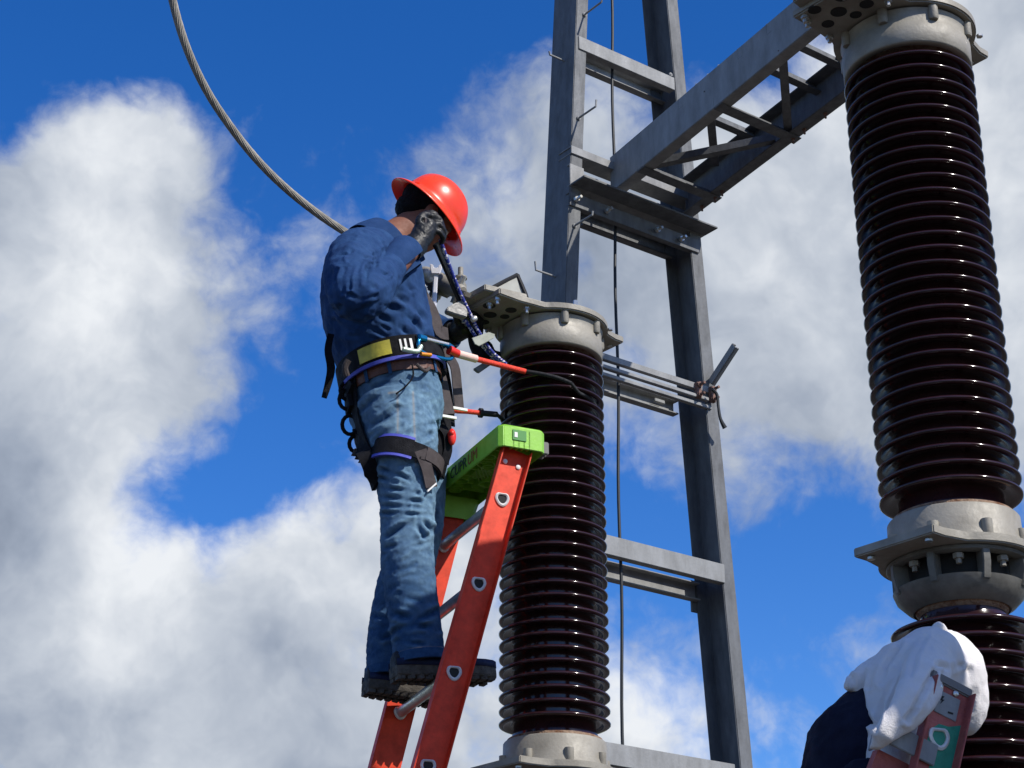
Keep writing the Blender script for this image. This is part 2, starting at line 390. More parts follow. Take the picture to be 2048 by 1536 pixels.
def put_text(name, body, size, m, parent, c, ex, ey):
    """flat print with its x axis along ex and y axis along ey at point c"""
    me = text_mesh(body, size); ex = Vector(ex).normalized(); ez = ex.cross(Vector(ey)).normalized(); ey = ez.cross(ex)
    mt = Matrix((ex, ey, ez)).transposed().to_4x4(); mt.translation = Vector(c) - root_loc(parent)
    me.transform(mt); me.name = name; me.materials.clear(); me.materials.append(m)
    return link(bpy.data.objects.new(name, me), parent)

Z = Vector((0, 0, 1))
# ------------------------------------------------------------------ ground
g = MB(); S = 1500.0
g.add([(-S, -S, 0), (S, -S, 0), (S, S, 0), (-S, S, 0)], [(0, 1, 2, 3)])
go = g.build('ground', M['gravel'], smooth=False); go['kind'] = 'structure'

# ------------------------------------------------------------------ steel tower
TU = Vector((.80, .60, 0)); TW = Vector((.60, -.80, 0))     # along the crossbars / out of the front face
T0 = atY(1160, 100, 9.0)
def onF(px, py, back=0.0): return atP(px, py, T0 - TW * back, TW)
tower = thing('steel_tower', 'grey galvanised steel tower of two channel legs joined by ladder-like crossbars', 'steel tower', (T0.x, T0.y, 0))
def channel(mb, p, q, e1, e2, d, b, t):
    """C section: web of width d along e1 (from p), flanges b along e2"""
    p, q = Vector(p), Vector(q); pr = [(0, 0), (d, 0), (d, b), (d - t, b), (d - t, t), (t, t), (t, b), (0, b)]
    return mb.prism([p + e1 * x + e2 * y for x, y in pr], q - p)
def angle(mb, p, q, e1, e2, a, b, t):
    p, q = Vector(p), Vector(q); pr = [(0, 0), (a, 0), (a, t), (t, t), (t, b), (0, b)]
    return mb.prism([p + e1 * x + e2 * y for x, y in pr], q - p)
def leg_line(pa, pb):
    A, B = onF(*pa), onF(*pb); d = (B - A) / (B.z - A.z)
    return lambda z: A + d * (z - A.z)
L1 = leg_line((1154, 0), (1131, 590)); L2 = leg_line((1334, 0), (1478, 1500))
legs = []
for Lf, bw in ((L1, .085), (L2, .092)):
    mb = MB()
    if Lf is L1: channel(mb, Lf(0), Lf(9.6), -TW, TU, .225, bw, .012)
    else: channel(mb, Lf(0) + TU * bw, Lf(9.6) + TU * bw, -TW, -TU, .225, bw, .012)   # open side of the right leg faces the left one
    # inner lip of the rolled section
    legs.append(mb.build('leg', M['steel2'], tower, bevel=.004))
def bar(pa, pb, hpx, kind='front', m='steel'):
    pass
def hbar(pxa, pya, pxb, back, h, fl, name='crossbar', m='steel', flip=False, drop=0):
    """horizontal channel between the legs: web faces the front (TW), flanges run back"""
    a = onF(pxa, pya, back); b = onF(pxb, pya, back)
    b = atP(pxb, pya, a, TW)
    # walk along TU at constant height until the pixel column is reached
    lo, hi = -3.0, 4.0
    for _ in range(50):
        mid = (lo + hi) / 2; q = proj([a + TU * mid])[0]
        if q[0] < pxb: lo = mid
        else: hi = mid
    b = a + TU * lo
    mb = MB()
    if flip: channel(mb, a - Z * h, b - Z * h, Z, TW, h, fl, .008)
    else: channel(mb, a - Z * h, b - Z * h, Z, -TW, h, fl, .008)
    return mb.build(name, M[m], tower, bevel=.002), a, b
BACK = .228
# top level
hbar(1158, 71, 1349, -.008, .088, .05)
hbar(1160, 118, 1325, BACK, .09, .05, flip=True)
# level of the arm: upper angle, lower angle and their back bars
hbar(1143, 290, 1395, -.010, .05, .12)
hbar(1150, 352, 1330, BACK, .10, .05, flip=True)
o, a, b = hbar(1140, 326, 1168, -.006, .14, .03)
o, a, b = hbar(1142, 366, 1409, -.010, .012, .10)
mb = MB(); mb.prism([a + TW * .0, a + TW * .115, a + TW * .115 - Z * .012, a - Z * .012], b - a)
mb.build('seat_plate', M['steel2'], tower, bevel=.002)
o, a, b = hbar(1140, 382, 1398, -.012, .085, .04, m='steel2')  # darker steel puts the seat plate's shadow into the bar's colour
hbar(1155, 424, 1335, BACK, .10, .05, flip=True, m='steel2')
for u in (.03, .25, .62, .80):
    c = a + TU * u * 1.0 + TW * .012 - Z * .05
    MB().lathe(c, [(.016, 0), (.016, .018), (.009, .018), (.009, .05)], 6, TW).build('bolt', M['bolt'], tower)
# third level: double rail
o, a, b = hbar(1190, 700, 1424, -.012, .036, .03)
o, a2, b2 = hbar(1190, 722, 1418, -.028, .020, .03)
hbar(1190, 738, 1424, -.012, .020, .03)
hbar(1190, 758, 1345, BACK, .085, .05, flip=True)
for t_ in (.86, .985):
    c = a + (b - a) * t_ - Z * .05
    mb = MB(); mb.box(c + TW * .012, TU * .016, TW * .012, Z * .045); mb.lathe(c + TW * .02 + Z * .03, [(.018, 0), (.018, .014), (.009, .014), (.009, .05)], 6, TW); mb.lathe(c + TW * .02 - Z * .03, [(.015, 0), (.015, .014), (.008, .014), (.008, .045)], 6, TW)
    mb.build('clamp', M['rustbolt'], tower)
c = hbar(1310, 795, 1330, BACK - .05, .02, .02)[1]
# lower levels
hbar(1100, 1040, 1449, -.008, .105, .05)
hbar(1100, 1100, 1388, BACK, .10, .05, flip=True)
hbar(1090, 1462, 1470, -.008, .11, .05)
hbar(1090, 1530, 1440, BACK, .10, .05, flip=True)
# splice plate on the back bar end
cpl = onF(1395, 1195, BACK); MB().box(cpl, TU * .05, TW * .006, Z * .09).build('gusset_plate', M['steel2'], tower, bevel=.002)
# step bolts
def step_bolt(px, py, d, leg, up=.035, L=.16, back=0):
    p = onF(px, py, back); mb = MB(); mb.tube([p - d * .02, p + d * L * .6, p + d * L, p + d * (L + .004) + Z * up], [.006] * 4, 8); mb.lathe(p, [(.013, 0), (.013, .010)], 6, d)
    return mb.build('step_bolt', M['steel'], legs[leg])
step_bolt(1168, 30, TW, 0, .01); step_bolt(1156, 237, TW, 0, .04); step_bolt(1148, 452, TW, 0, .02)
step_bolt(1143, 128, -TU, 0, .02, back=.10); step_bolt(1118, 556, -TU, 0, .05, back=.10)
step_bolt(1340, 150, TW, 1, .0, .01); 
# slotted strut arm behind the right leg
sa = onF(1418, 775, .02)
mb = MB(); d = (TW * .75 + Z * .55).normalized(); e = Z.cross(d).normalized(); u = d.cross(e)
for s in (-1, 1):
    mb.box(sa + d * .16 + u * .019 * s, d * .13, e * .010, u * .007)
mb.box(sa + d * .16 - e * .016, d * .13, e * .002, u * .022)
mb.build('strut_arm', M['steel'], tower, bevel=.002)
mb = MB(); p0 = b2 + TW * .05
mb.tube([atP(1424, 778, p0, TW), atP(1434, 790, p0, TW), atP(1437, 815, p0, TW), atP(1441, 838, p0, TW), atP(1450, 856, p0, TW)], [.010, .009, .008, .009, .014], 8, smooth=4)
tag(mb.build('loose_cable', M['ropeblack2'], origin=atP(1424, 778, p0, TW)), 'short black cable end dangling beside the right tower leg', 'cable')

# arm: two channels reaching from the tower towards the camera
arm = thing('bus_support_arm', 'grey steel arm of two parallel channels with cross members, reaching out from the tower', 'steel arm', tuple(onF(1230, 385)))
nA = onF(1221, 386, .03); fA = onF(1352, 431, .03)
sep = (fA - nA).dot(TU)
hgt = .232; AL = 2.15
ARM = Vector((.485, -.874, 0)).normalized()
mb = MB(); channel(mb, nA, nA + ARM * AL, Z, TU, hgt, .075, .008); mb.build('beam', M['steel'], arm, bevel=.003)
fA2 = nA + TU * sep
mb = MB(); channel(mb, fA2 + TU * .08, fA2 + TU * .08 + ARM * AL, Z, -TU, hgt, .08, .008); mb.build('beam', M['steel2'], arm, bevel=.003)
def armpt(s, u, z): return nA + ARM * s + TU * u + Z * z
def crossm(s, z=0, w=.07, nm='cross_member', m='steel2'):
    mb = MB(); angle(mb, armpt(s, .0, z - .008), armpt(s, sep + .09, z - .008), ARM, Z, w, .07, .007); mb.build(nm, M[m], arm, bevel=.002)
for s in (.28, 1.02): crossm(s)
for s in (.70, 1.25, 1.5): crossm(s, hgt - .06, .05)
def diag(s0, u0, s1, u1, z=0, w=.045):
    a, b = armpt(s0, u0, z), armpt(s1, u1, z); d = (b - a).normalized(); e = Z.cross(d)
    mb = MB(); angle(mb, a, b, e, Z, w, w, .006); mb.build('diagonal_brace', M['steel2'], arm, bevel=.0015)
diag(.34, .05, .96, sep, .02); diag(.98, .03, .42, sep + .02, .14); diag(1.62, .03, 1.08, sep + .03, .02)
for s in (.20, .33, .40, 1.06, 1.16, 1.34):
    c = armpt(s, sep + .05, 0); MB().lathe(c + Z * .002, [(.012, 0), (.012, -.012), (.006, -.012), (.006, -.034)], 6, Z).build('bolt', M['rustbolt'], arm)
for s in (.84, .95, 1.05):
    c = armpt(s, .03, hgt); MB().lathe(c, [(.013, 0), (.013, .012), (.007, .012), (.007, .03)], 6, Z).build('bolt', M['bolt'], arm)

# thin cable hanging between the tower legs
p1 = onF(1222, -60, .06); p2 = onF(1246, 1470, .06)
mb = MB(); n_ = 30; pts = [p1 + (p2 - p1) * (i / n_) + TU * .006 * math.sin(i * .8) for i in range(n_ + 1)]; pts.append(Vector((pts[-1].x + .06, pts[-1].y, 0)))
pts[0] = pts[0] + (p1 - p2) * .25
mb.tube(pts, .0085, 8)
tag(mb.build('ground_cable', M['ropeblack2'], origin=Vector(pts[-1])), 'thin black cable running straight down between the two tower legs', 'cable')

# ------------------------------------------------------------------ insulator columns
AX = Vector((-.77, -.64, 0)).normalized(); PX = Vector((.64, -.77, 0)).normalized()
SHED_N, PITCHS, RS = 30, .0407, .1715
def shed_mesh():
    prof = [(.118, .016), (.128, .0135), (.150, .0100), (.163, .0070), (.1690, .0042), (.1715, .0010), (.1712, -.0022), (.1675, -.0050), (.158, -.0055), (.146, -.0020), (.132, .0020), (.122, .0010), (.118, -.010)]
    mb = MB(); mb.lathe((0, 0, 0), prof, 96, capped=False)
    me = bpy.data.meshes.new('shed'); me.from_pydata(mb.v, [], mb.f); fix_normals(me); me.materials.append(M['porcelain'])
    for p in me.polygons: p.use_smooth = True
    return me
SHED = shed_mesh()
def plate_poly(r, arms):
    """circular plate with lugs: arms = (direction sign, half width, reach)"""
    pts = []; N = 72
    for k in range(N):
        t = 2 * math.pi * k / N; a, p = r * math.cos(t), r * math.sin(t); ok = False
        pts.append((a, p))
    poly = []
    for sgn, hw, reach in arms:
        ca = math.asin(min(.98, hw * 1.12 / r))
        poly.append((sgn, hw, reach, ca))
    out = []
    def arc(t0, t1):
        n = max(4, int(abs(t1 - t0) / R(5)))
        return [(r * math.cos(t0 + (t1 - t0) * i / n), r * math.sin(t0 + (t1 - t0) * i / n)) for i in range(n + 1)]
    plus = [x for x in poly if x[0] > 0]; minus = [x for x in poly if x[0] < 0]
    t0 = plus[0][3] if plus else 0; t1 = math.pi - (minus[0][3] if minus else 0)
    up = arc(t0, t1)
    if plus:
        _, hw, re, _ = plus[0]; up = [(re, -hw * .0 + hw), ((r + re) * .46, hw)] + up
    if minus:
        _, hw, re, _ = minus[0]; up = up + [(-(r + re) * .47, hw), (-re, hw)]
    lo = [(a, -p) for a, p in reversed(up)]
    return up + lo
def cap_boss(parent, c, t, rr, z0, h, name='bolt_boss'):
    d = Vector((math.cos(t), math.sin(t), 0)); mb = MB(); mb.lathe(c + d * rr + Z * z0, [(.0115, 0), (.014, .006), (.014, h)], 10)
    return mb.build(name, M['cast'], parent)
def insulator(name, label, x, y, ztop, group):
    c0 = Vector((x, y, 0)); root = thing(name, label, 'insulator', c0, group)
    zt = ztop
    def P(a, p, z): return c0 + AX * a + PX * p + Z * (zt + z)
    def at(z): return c0 + Z * (zt + z)
    for unit, z0 in ((0, 0.0), (1, -1.556)):
        MB().lathe(at(z0), [(.100, .075), (.105, .04), (.126, .02), (.126, -1.19), (.126, -1.20), (.132, -1.215), (.136, -1.245)] if unit == 0 else [(.098, .13), (.100, .085), (.104, .07), (.112, .05), (.126, .03), (.126, -1.19), (.136, -1.25)], 64, capped=False).build('porcelain_core', M['porcelain'], root)
        for k in range(-unit, SHED_N):
            s = bpy.data.objects.new('shed', SHED); link(s, root); s.location = Z * (zt + z0 - k * PITCHS); s.rotation_euler = (random.uniform(-.005, .005), random.uniform(-.005, .005), random.uniform(0, 6.28))
            q = random.uniform(-.0007, .0007); s.location.z += q; s.scale = (1 + q * 3, 1 + q * 3, 1)
        # base collar
        mb = MB(); mb.lathe(at(z0), [(.128, -1.230), (.128, -1.2375), (.155, -1.2375), (.1575, -1.241), (.159, -1.300), (.166, -1.318), (.166, -1.3215), (.10, -1.3215)], 72, capped=False); mb.build('base_collar', M['cast'], root, auto=50)
        MB().lathe(at(z0), [(.126, -1.222), (.146, -1.228), (.148, -1.2365)], 64, capped=False).build('cement_ring', M['cement'], root)
        bp = MB(); bp.prism([P(a, p, z0 - 1.3445) for a, p in plate_poly(.186, [(1, .118, .238), (-1, .118, .238)])], Z * .0225); bp = bp.build('base_plate', M['cast'], root, bevel=.003, seg=2)
        for k in range(8):
            cap_boss(bp, at(z0), R(14 + 45 * k), .160, -1.322, .040)
        for sg in (1, -1):
            for pp in (-.085, .085):
                mb = MB(); mb.lathe(P(.215 * sg, pp, z0 - 1.347), [(.010, 0), (.010, -.006), (.005, -.006)], 10); mb.build('bolt_hole', M['bolt'], bp)
        # adaptor with windows
        mb = MB(); N = 72
        def rg(r, z): return [at(z0 + z) + Vector((math.cos(2 * math.pi * k / N), math.sin(2 * math.pi * k / N), 0)) * r for k in range(N)]
        mb.rings([rg(.145, -1.345), rg(.168, -1.345), rg(.1695, -1.353), rg(.164, -1.358), rg(.145, -1.358)], capped=False)
        mb.rings([rg(.132, -1.416), rg(.158, -1.409), rg(.150, -1.430), rg(.128, -1.452), rg(.112, -1.462), rg(.108, -1.455)], capped=False)
        for k in range(8):
            t = R(10 + 45 * k); d = Vector((math.cos(t), math.sin(t), 0)); e = Vector((-d.y, d.x, 0))
            q = [(.128, -1.352), (.1665, -1.352), (.1665, -1.385), (.157, -1.424), (.128, -1.424)]
            pts = [at(z0) + d * r + Z * z - e * .0095 for r, z in q]; mb.prism(pts, e * .019)
        ad = mb.build('adaptor', M['cast2'], root, bevel=.002, auto=45)
        MB().lathe(at(z0), [(.118, -1.345), (.118, -1.42)], 48, capped=False).build('adaptor_shade_liner', M['dark'], root)  # black liner painted as the shade behind the windows
        MB().lathe(at(z0), [(.113, -1.452), (.107, -1.463), (.102, -1.470), (.099, -1.472)], 48, capped=False).build('cement_ring', M['cement'], root)
        for k in range(8):
            t = R(10 + 22.5 + 45 * k); d = Vector((math.cos(t), math.sin(t), 0)); q = at(z0 - 1.360) + d * .142
            MB().lathe(q, [(.013, 0), (.013, -.012), (.007, -.012), (.007, -.024)], 6).build('bolt', M['cast'], ad)
    # top cap
    MB().lathe(at(0), [(.100, .04), (.118, .036), (.146, .044), (.149, .050)], 64, capped=False).build('cement_ring', M['cement'], root)
    mb = MB(); mb.lathe(at(0), [(.146, .060), (.147, .034), (.150, .031), (.166, .031), (.1695, .035), (.1705, .095), (.168, .098), (.1680, .1275), (.172, .135), (.10, .135)], 80, capped=False)
    mb.build('cap_collar', M['cast'], root, auto=50)
    tp = MB(); tp.prism([P(a, p, .1415) for a, p in plate_poly(.190, [(1, .118, .318), (-1, .10, .240)])], Z * .024); tp = tp.build('top_plate', M['cast'], root, bevel=.004, seg=2)
    pad = MB(); pad.prism([P(a, p, .158) for a, p in ((.20, -.11), (.352, -.085), (.352, .085), (.20, .115))], Z * .022); pad.build('terminal_pad', M['cast'], root, bevel=.003)
    for k in range(8): cap_boss(tp, at(0), R(14 + 45 * k), .170, .100, .042)
    # dark discs painted for the shade of holes, and bolt heads, under the pad
    for a, p, r in ((.215, .05, .019), (.245, -.02, .022), (.225, -.075, .017), (.29, .03, .021), (.30, -.055, .018), (.20, .0, .016)):
        MB().lathe(P(a, p, .1408), [(r, -.0005), (r * .95, .004), (r * .9, .0)], 20).build('pocket', M['dark'], tp)
    for a, p in ((.30, -.09), (.28, -.1), (.305, .09), (.30, .045), (.19, .10), (.18, -.11)):
        MB().lathe(P(a, p, .142), [(.011, 0), (.011, -.010), (.006, -.010), (.006, -.022)], 6).build('bolt', M['bolt'], tp)
    for a, p in ((-.215, .055), (-.215, -.055), (-.13, .15), (-.1, -.165)):
        MB().lathe(P(a, p, .1425), [(.009, 0), (.009, -.006), (.004, -.006)], 6).build('bolt', M['bolt'], tp)
    for t in (65, 100, 150, 230, 300, 350):
        q = at(.1655) + Vector((math.cos(R(t)), math.sin(R(t)), 0)) * .155
        MB().lathe(q, [(.014, 0), (.014, .012), (.008, .012), (.008, .03)], 6).build('bolt', M['bolt'], tp)
    # pedestal below the second unit
    zb = zt - 1.556 - 1.46
    if zb > .1:
        mb = MB(); mb.box(c0 + Z * (zb / 2), Vector((.10, 0, 0)), Vector((0, .10, 0)), Z * (zb / 2)); mb.build('pedestal', M['steel2'], root, bevel=.01)
    return root
LX, LY, RX, RY = .130, 5.58, 1.064, 4.22
insL = insulator('porcelain_insulator', 'dark brown ribbed porcelain insulator that the bright red ladder leans on, beside the worker', LX, LY, EYE.z + 2.493, 'ribbed porcelain insulator columns')
insulator('porcelain_insulator', 'unseen third dark brown ribbed porcelain insulator, added right of the view to shade the white hood', 1.90, 2.9, EYE.z + 2.9, 'ribbed porcelain insulator columns')  # out of view, added and placed for its shadow on the hood
insR = insulator('porcelain_insulator', 'dark brown ribbed porcelain insulator reaching the top of the picture, above the white hooded worker', RX, RY, EYE.z + 2.723, 'ribbed porcelain insulator columns')

# ------------------------------------------------------------------ red ladder
FW = Vector((.91, .41, 0)).normalized(); PN = Vector((.41, -.91, 0)).normalized()     # the way the worker faces / his right side
RR = -PN                                                                            # along the rungs, away from the camera
A0 = atY(1003, 998, 5.10); A3 = atP(855, 1532, A0, PN); B0 = atZ(886, 1092, A0.z); A2 = A0 + (A3 - A0) * (2 / 3); B2 = atZ(800, 1425, A2.z)
dA = (A3 - A0) / 3; dB = (B2 - B0) / 2
ladder = thing('step_ladder', 'bright red fibreglass ladder with lime green top cap leaning on the porcelain insulator', 'ladder', tuple((A0 + B0) / 2 + (dA + dB) / 2 * (A0.z / -dA.z)), 'ladders against the insulators')
def rail(o, d, out, root, m, up, w=.092, fl=.030, t=.0035, e_face=None):
    """channel rail: web through the rung ends, flanges pointing to `out`"""
    n = int(abs(o.z / d.z)); p = o - d * up; q = o + d * (o.z / -d.z); T = (q - p).normalized()
    f = out.cross(T).normalized(); mb = MB()
    pr = [(-w / 2, 0), (w / 2, 0), (w / 2, fl), (w / 2 - t, fl), (w / 2 - t, t), (-w / 2 + t, t), (-w / 2 + t, fl), (-w / 2, fl)]
    mb.prism([p + f * x + out * y for x, y in pr], q - p)
    return mb.build('rail', m, root, bevel=.0012), f, T
upA = .60
rl, fA_, TA = rail(A0, dA, PN, ladder, M['fibre'], upA); rf, fB_, TB = rail(B0, dB, -PN, ladder, M['fibre'], upA)
def rung(a, b, root, m, r=.0165, f=FW):
    ax = (b - a).normalized(); up = Z - ax * ax.z; up.normalize(); e = ax.cross(up)
    def sec(c, k=1.0):      # D shaped tube, flat on top
        pts = []
        for i in range(20):
            t = 2 * math.pi * i / 20; x, y = math.cos(t), math.sin(t); y = min(y, .72) if y > 0 else y * 1.12; x = x * (1 - .16 * max(0, -y))
            pts.append(c + e * x * r * k + up * y * r * k)
        return pts
    mb = MB(); mb.rings([sec(a), sec(b)], capped=False); mb.rings([sec(a, .86), sec(b, .86)], capped=False)
    o = mb.build('rung', m, root)
    for c, s in ((a, -1), (b, 1)):      # flared rung ends on the web
        mb = MB()
        mb.rings([sec(c + ax * s * .001, .84), sec(c + ax * s * .0075, .90), sec(c + ax * s * .0095, 1.12), sec(c + ax * s * .0075, 1.38), sec(c + ax * s * .0035, 1.42)], capped=False)
        mb.build('rung_flare', M['flare'], o); mb = MB()
        mb.rings([sec(c - ax * s * .004, 1.02), sec(c - ax * s * .0045, 1.3), sec(c - ax * s * .009, 1.25), sec(c - ax * s * .012, 1.0)], capped=False)
        mb.build('rung_flange', M['flare'], o)
    mb = MB(); mb.add(sec(a - ax * .0046, .88), [tuple(range(20))]); mb.build('rung_shade_disc', M['dark'], o)  # dark disc in front of the web, painted as the shade inside the tube
    return o
k = 0
while A0.z + dA.z * k > .15:
    rung(A0 + dA * k, B0 + dB * k, ladder, M['alu']); k += 1
for o_, out, f_, T_ in ((A0 - dA * .42, PN, fA_, TA), (B0 - dB * .42, -PN, fB_, TB)):
    for sx in (-.022, .022):
        MB().lathe(o_ + f_ * sx + out * .0036, [(.0075, 0), (.0075, .003), (.004, .005)], 12, out).build('rivet', M['whiteprint'], ladder)
# top cap
CA = A0 - dA * .62; CB = B0 - dB * .62
cc = (CA + CB) / 2; LEN = (CB - CA).length; rx = (CB - CA).normalized(); fx = FW; H = .066; D2 = .076
cap = MB()
def capP(x, y, z): return cc + rx * x + fx * y + Z * z
xe = LEN / 2 + .045
def rrect(x0, x1, y0, y1, z, c=.014):
    return [capP(*q, z) for q in ((x0 + c, y0), (x1 - c, y0), (x1, y0 + c), (x1, y1 - c), (x1 - c, y1), (x0 + c, y1), (x0, y1 - c), (x0, y0 + c))]
CZ = -.016; CY = .004
o1 = rrect(-xe, xe, -D2 + CY, D2 + CY, CZ); o2 = rrect(-xe, xe, -D2 + CY, D2 + CY, CZ + H); o3 = rrect(-xe + .006, xe - .006, -D2 + .006 + CY, D2 - .006 + CY, CZ + H + .006)
i1 = rrect(-xe + .005, xe - .005, -D2 + .005 + CY, D2 - .005 + CY, CZ); i2 = rrect(-xe + .005, xe - .005, -D2 + .005 + CY, D2 - .005 + CY, CZ + H - .008)
cap.rings([i2, i1, o1, o2, o3])
capo = cap.build('top_cap', M['lime'], ladder, bevel=.002)
# ribs under the cap
mb = MB()
for k in range(4): mb.box(capP(-xe + .012, -.03 + .017 * k + CY, CZ + .03), rx * .012, fx * .0022, Z * .028)
for k in range(7):
    x = -xe + .10 + k * (2 * xe - .2) / 6
    mb.box(capP(x, CY, CZ + .040), rx * .0018, fx * (D2 - .006), Z * .016)
for k in range(10):
    x = -xe + .08 + random.random() * (2 * xe - .16); y = (random.random() - .5) * .09; r = .014 + random.random() * .012
    mb.rings([[capP(x + math.cos(t) * (r + a), y + math.sin(t) * (r + a) + CY, z) for t in [2 * math.pi * j / 16 for j in range(16)]] for a, z in ((0, CZ + H - .01), (0, CZ + .018), (.0025, CZ + .018), (.0025, CZ + H - .01))], capped=False)
for s in (-1, 1):
    for k in range(5):
        y0 = -.05 + k * .025; mb.box(capP(-.02 + .02 * k, CY, CZ + .04), (rx * .05 + fx * .03 * s), (fx * .002), Z * .016)
mb.build('cap_rib', M['lime'], capo)
# skirts that drop over the rails
for x0, x1, dz in ((xe - .066, xe - .0005, -.058), ):
    q1 = rrect(x0, x1, -D2 + CY + .0006, D2 + CY - .0006, CZ + .01, .012); q2 = rrect(x0 + .01, x1 - .004, -D2 + CY + .012, D2 + CY - .02, CZ + dz, .012)
    MB().rings([q1, q2], capped=False).build('cap_skirt', M['lime'], capo)
# recess and grip at the near end
MB().box(capP(-xe - .0012, -.012 + CY, CZ + .040), rx * .0016, fx * .022, Z * .016).build('label_recess', mat('deep_green', (.03, .22, .02), .5), capo)
MB().box(capP(-xe - .003, -.024 + CY, CZ + .040), rx * .001, fx * .005, Z * .008).build('print', M['whiteprint'], capo)
mb = MB()
for k in range(3): mb.box(capP(-xe + .04 + .018 * k, D2 + .012 + CY, CZ + .03), rx * .006, fx * .014, Z * .020)
mb.build('rubber_bumper', M['greyrub'], capo, bevel=.003)
e_ = capP(0, -D2 - .0012 + CY, CZ + H * .5)
put_text('print', 'CUPR', .052, M['limeprint'], capo, e_ - (-rx) * .035, -rx, Z)
put_text('print', 'UM', .052, M['redprint'], capo, e_ + (-rx) * .075, -rx, Z)
mb = MB(); c_ = e_ - (-rx) * .17; mb.prism([c_ + rx * .024 - Z * .022, c_ - rx * .024 - Z * .022, c_ - rx * .002 + Z * .022, c_ + rx * .010 + Z * .020], -fx * .0006)
mb.build('print', M['limeprint'], capo)

# ------------------------------------------------------------------ worker on the red ladder
P0 = Vector((-.255, 5.30, 0))
def S(px, py, off=0.0): return atP(px, py, P0 + PN * off, PN)
feet = S(850, 1400, 0)
PX1 = 1 / 640.0
def ell(c, e1, e2, a, b, n=36, pw=2.3):
    out = []
    for k in range(n):
        t = 2 * math.pi * k / n; x, y = math.cos(t), math.sin(t)
        out.append(c + e1 * (a * math.copysign(abs(x) ** (2 / pw), x)) + e2 * (b * math.copysign(abs(y) ** (2 / pw), y)))
    return out
def body_loft(mb, rows, n=36, smooth=3, pw=2.3, side=None):
    """rows: (px, py, off, a along the facing side, b across)"""
    C = [S(r[0], r[1], r[2]) for r in rows]; ab = [Vector((r[3], r[4], 0)) for r in rows]
    C2, _ = spline(C, [0] * len(C), smooth); AB, _ = spline(ab, [0] * len(ab), smooth); rs = []
    for i, c in enumerate(C2):
        T = (C2[min(i + 1, len(C2) - 1)] - C2[max(i - 1, 0)]).normalized()
        e1 = (FW - T * FW.dot(T)).normalized(); e2 = T.cross(e1)
        rs.append(ell(c, e1, e2, AB[i].x, AB[i].y, n, pw))
    mb.rings(rs); return mb
def S3(l): return [S(*p) for p in l]

# --- head frame (tilted forward under the helmet)
HC = S(859, 428, 0)                         # centre of the helmet rim
HU = (S(859 + 75, 428 - 66, 0) - HC).normalized(); HU = (HU + PN * .20).normalized(); HF = (FW - HU * FW.dot(HU)).normalized(); HS = HF.cross(HU)
HU = HU; 
if HS.dot(PN) < 0: HS = -HS
def hd(f, s, u): return HC + HF * f + HS * s + HU * u
def ellipsoid(mb, c, ax, n=24, m=14):
    ax = [Vector(a) for a in ax]
    mb.rings([[c + ax[0] * (math.cos(t) * math.sin(p)) + ax[1] * (math.sin(t) * math.sin(p)) + ax[2] * math.cos(p) for t in [2 * math.pi * k / n for k in range(n)]] for p in [math.pi * (j + .02) / (m + .04) for j in range(m + 1)]]); return mb

body = MB()
ellipsoid(body, hd(-.012, 0, .02), (HF * .096, HS * .078, HU * .075))
ellipsoid(body, hd(.028, 0, -.045), (HF * .062, HS * .062, HU * .088))
ellipsoid(body, hd(.058, 0, -.098), (HF * .028, HS * .034, HU * .026))          # chin
ellipsoid(body, hd(.080, 0, -.066), (HF * .016, HS * .024, HU * .009)); ellipsoid(body, hd(.078, 0, -.082), (HF * .015, HS * .022, HU * .009))   # lips
body.rings([[hd(.085, 0, .0) + HS * x * .006 + HF * y * .006 for x, y in ((1, 0), (0, 1), (-1, 0), (0, -1))], [hd(.096, 0, -.02) + HS * x * .009 + HF * y * .009 for x, y in ((1, 0), (0, 1), (-1, 0), (0, -1))], [hd(.103, 0, -.040) + HS * x * .014 + HF * y * .013 for x, y in ((1, 0), (0, 1), (-1, 0), (0, -1))], [hd(.085, 0, -.050) + HS * x * .013 + HF * y * .012 for x, y in ((1, 0), (0, 1), (-1, 0), (0, -1))]])
ellipsoid(body, hd(.072, 0, .008), (HF * .02, HS * .052, HU * .011))          # brow
for s in (-1, 1):
    ellipsoid(body, hd(.060, s * .034, -.035), (HF * .022, HS * .02, HU * .022))
    ellipsoid(body, hd(-.012, s * .080, -.030), (HF * .020, HS * .009, HU * .032))   # ears
# neck, shoulders, trunk
body_loft(body, [(838, 448, 0, .055, .056), (815, 460, 0, .056, .056), (785, 480, 0, .060, .062), (752, 520, 0, .085, .12), (748, 560, 0, .11, .17), (762, 650, 0, .11, .155), (785, 755, 0, .105, .15), (795, 830, 0, .09, .14)])
# arms and legs inside the clothes
SHn, ELn, WRn = S(712, 520, .19), S(722, 592, .37), S(815, 510, .17)
HAn = S(845, 478, .125)
body.tube([S(735, 515, .10), SHn, ELn, WRn, S(832, 492, .145)], [.06, .055, .045, .030, .027], 16, smooth=5)
SHf, ELf, WRf = S(760, 530, -.19), S(838, 640, -.33), S(908, 665, -.20)
body.tube([S(760, 520, -.1), SHf, ELf, WRf], [.06, .05, .04, .028], 16, smooth=5)
NL = [(792, 800, .085, .09, .09), (806, 910, .095, .078, .08), (814, 1030, .10, .058, .06), (816, 1130, .105, .056, .058), (832, 1240, .11, .043, .045), (838, 1345, .11, .04, .04)]
FL = [(800, 800, -.085, .09, .09), (828, 920, -.10, .078, .08), (834, 1050, -.115, .056, .058), (812, 1150, -.12, .055, .056), (785, 1260, -.12, .043, .045), (778, 1370, -.12, .04, .04)]
body_loft(body, NL, 24); body_loft(body, FL, 24)
person = fuse(body, 'person', M['skin'], None, .009, 3, .4, origin=(feet.x, feet.y, feet.z - .02))
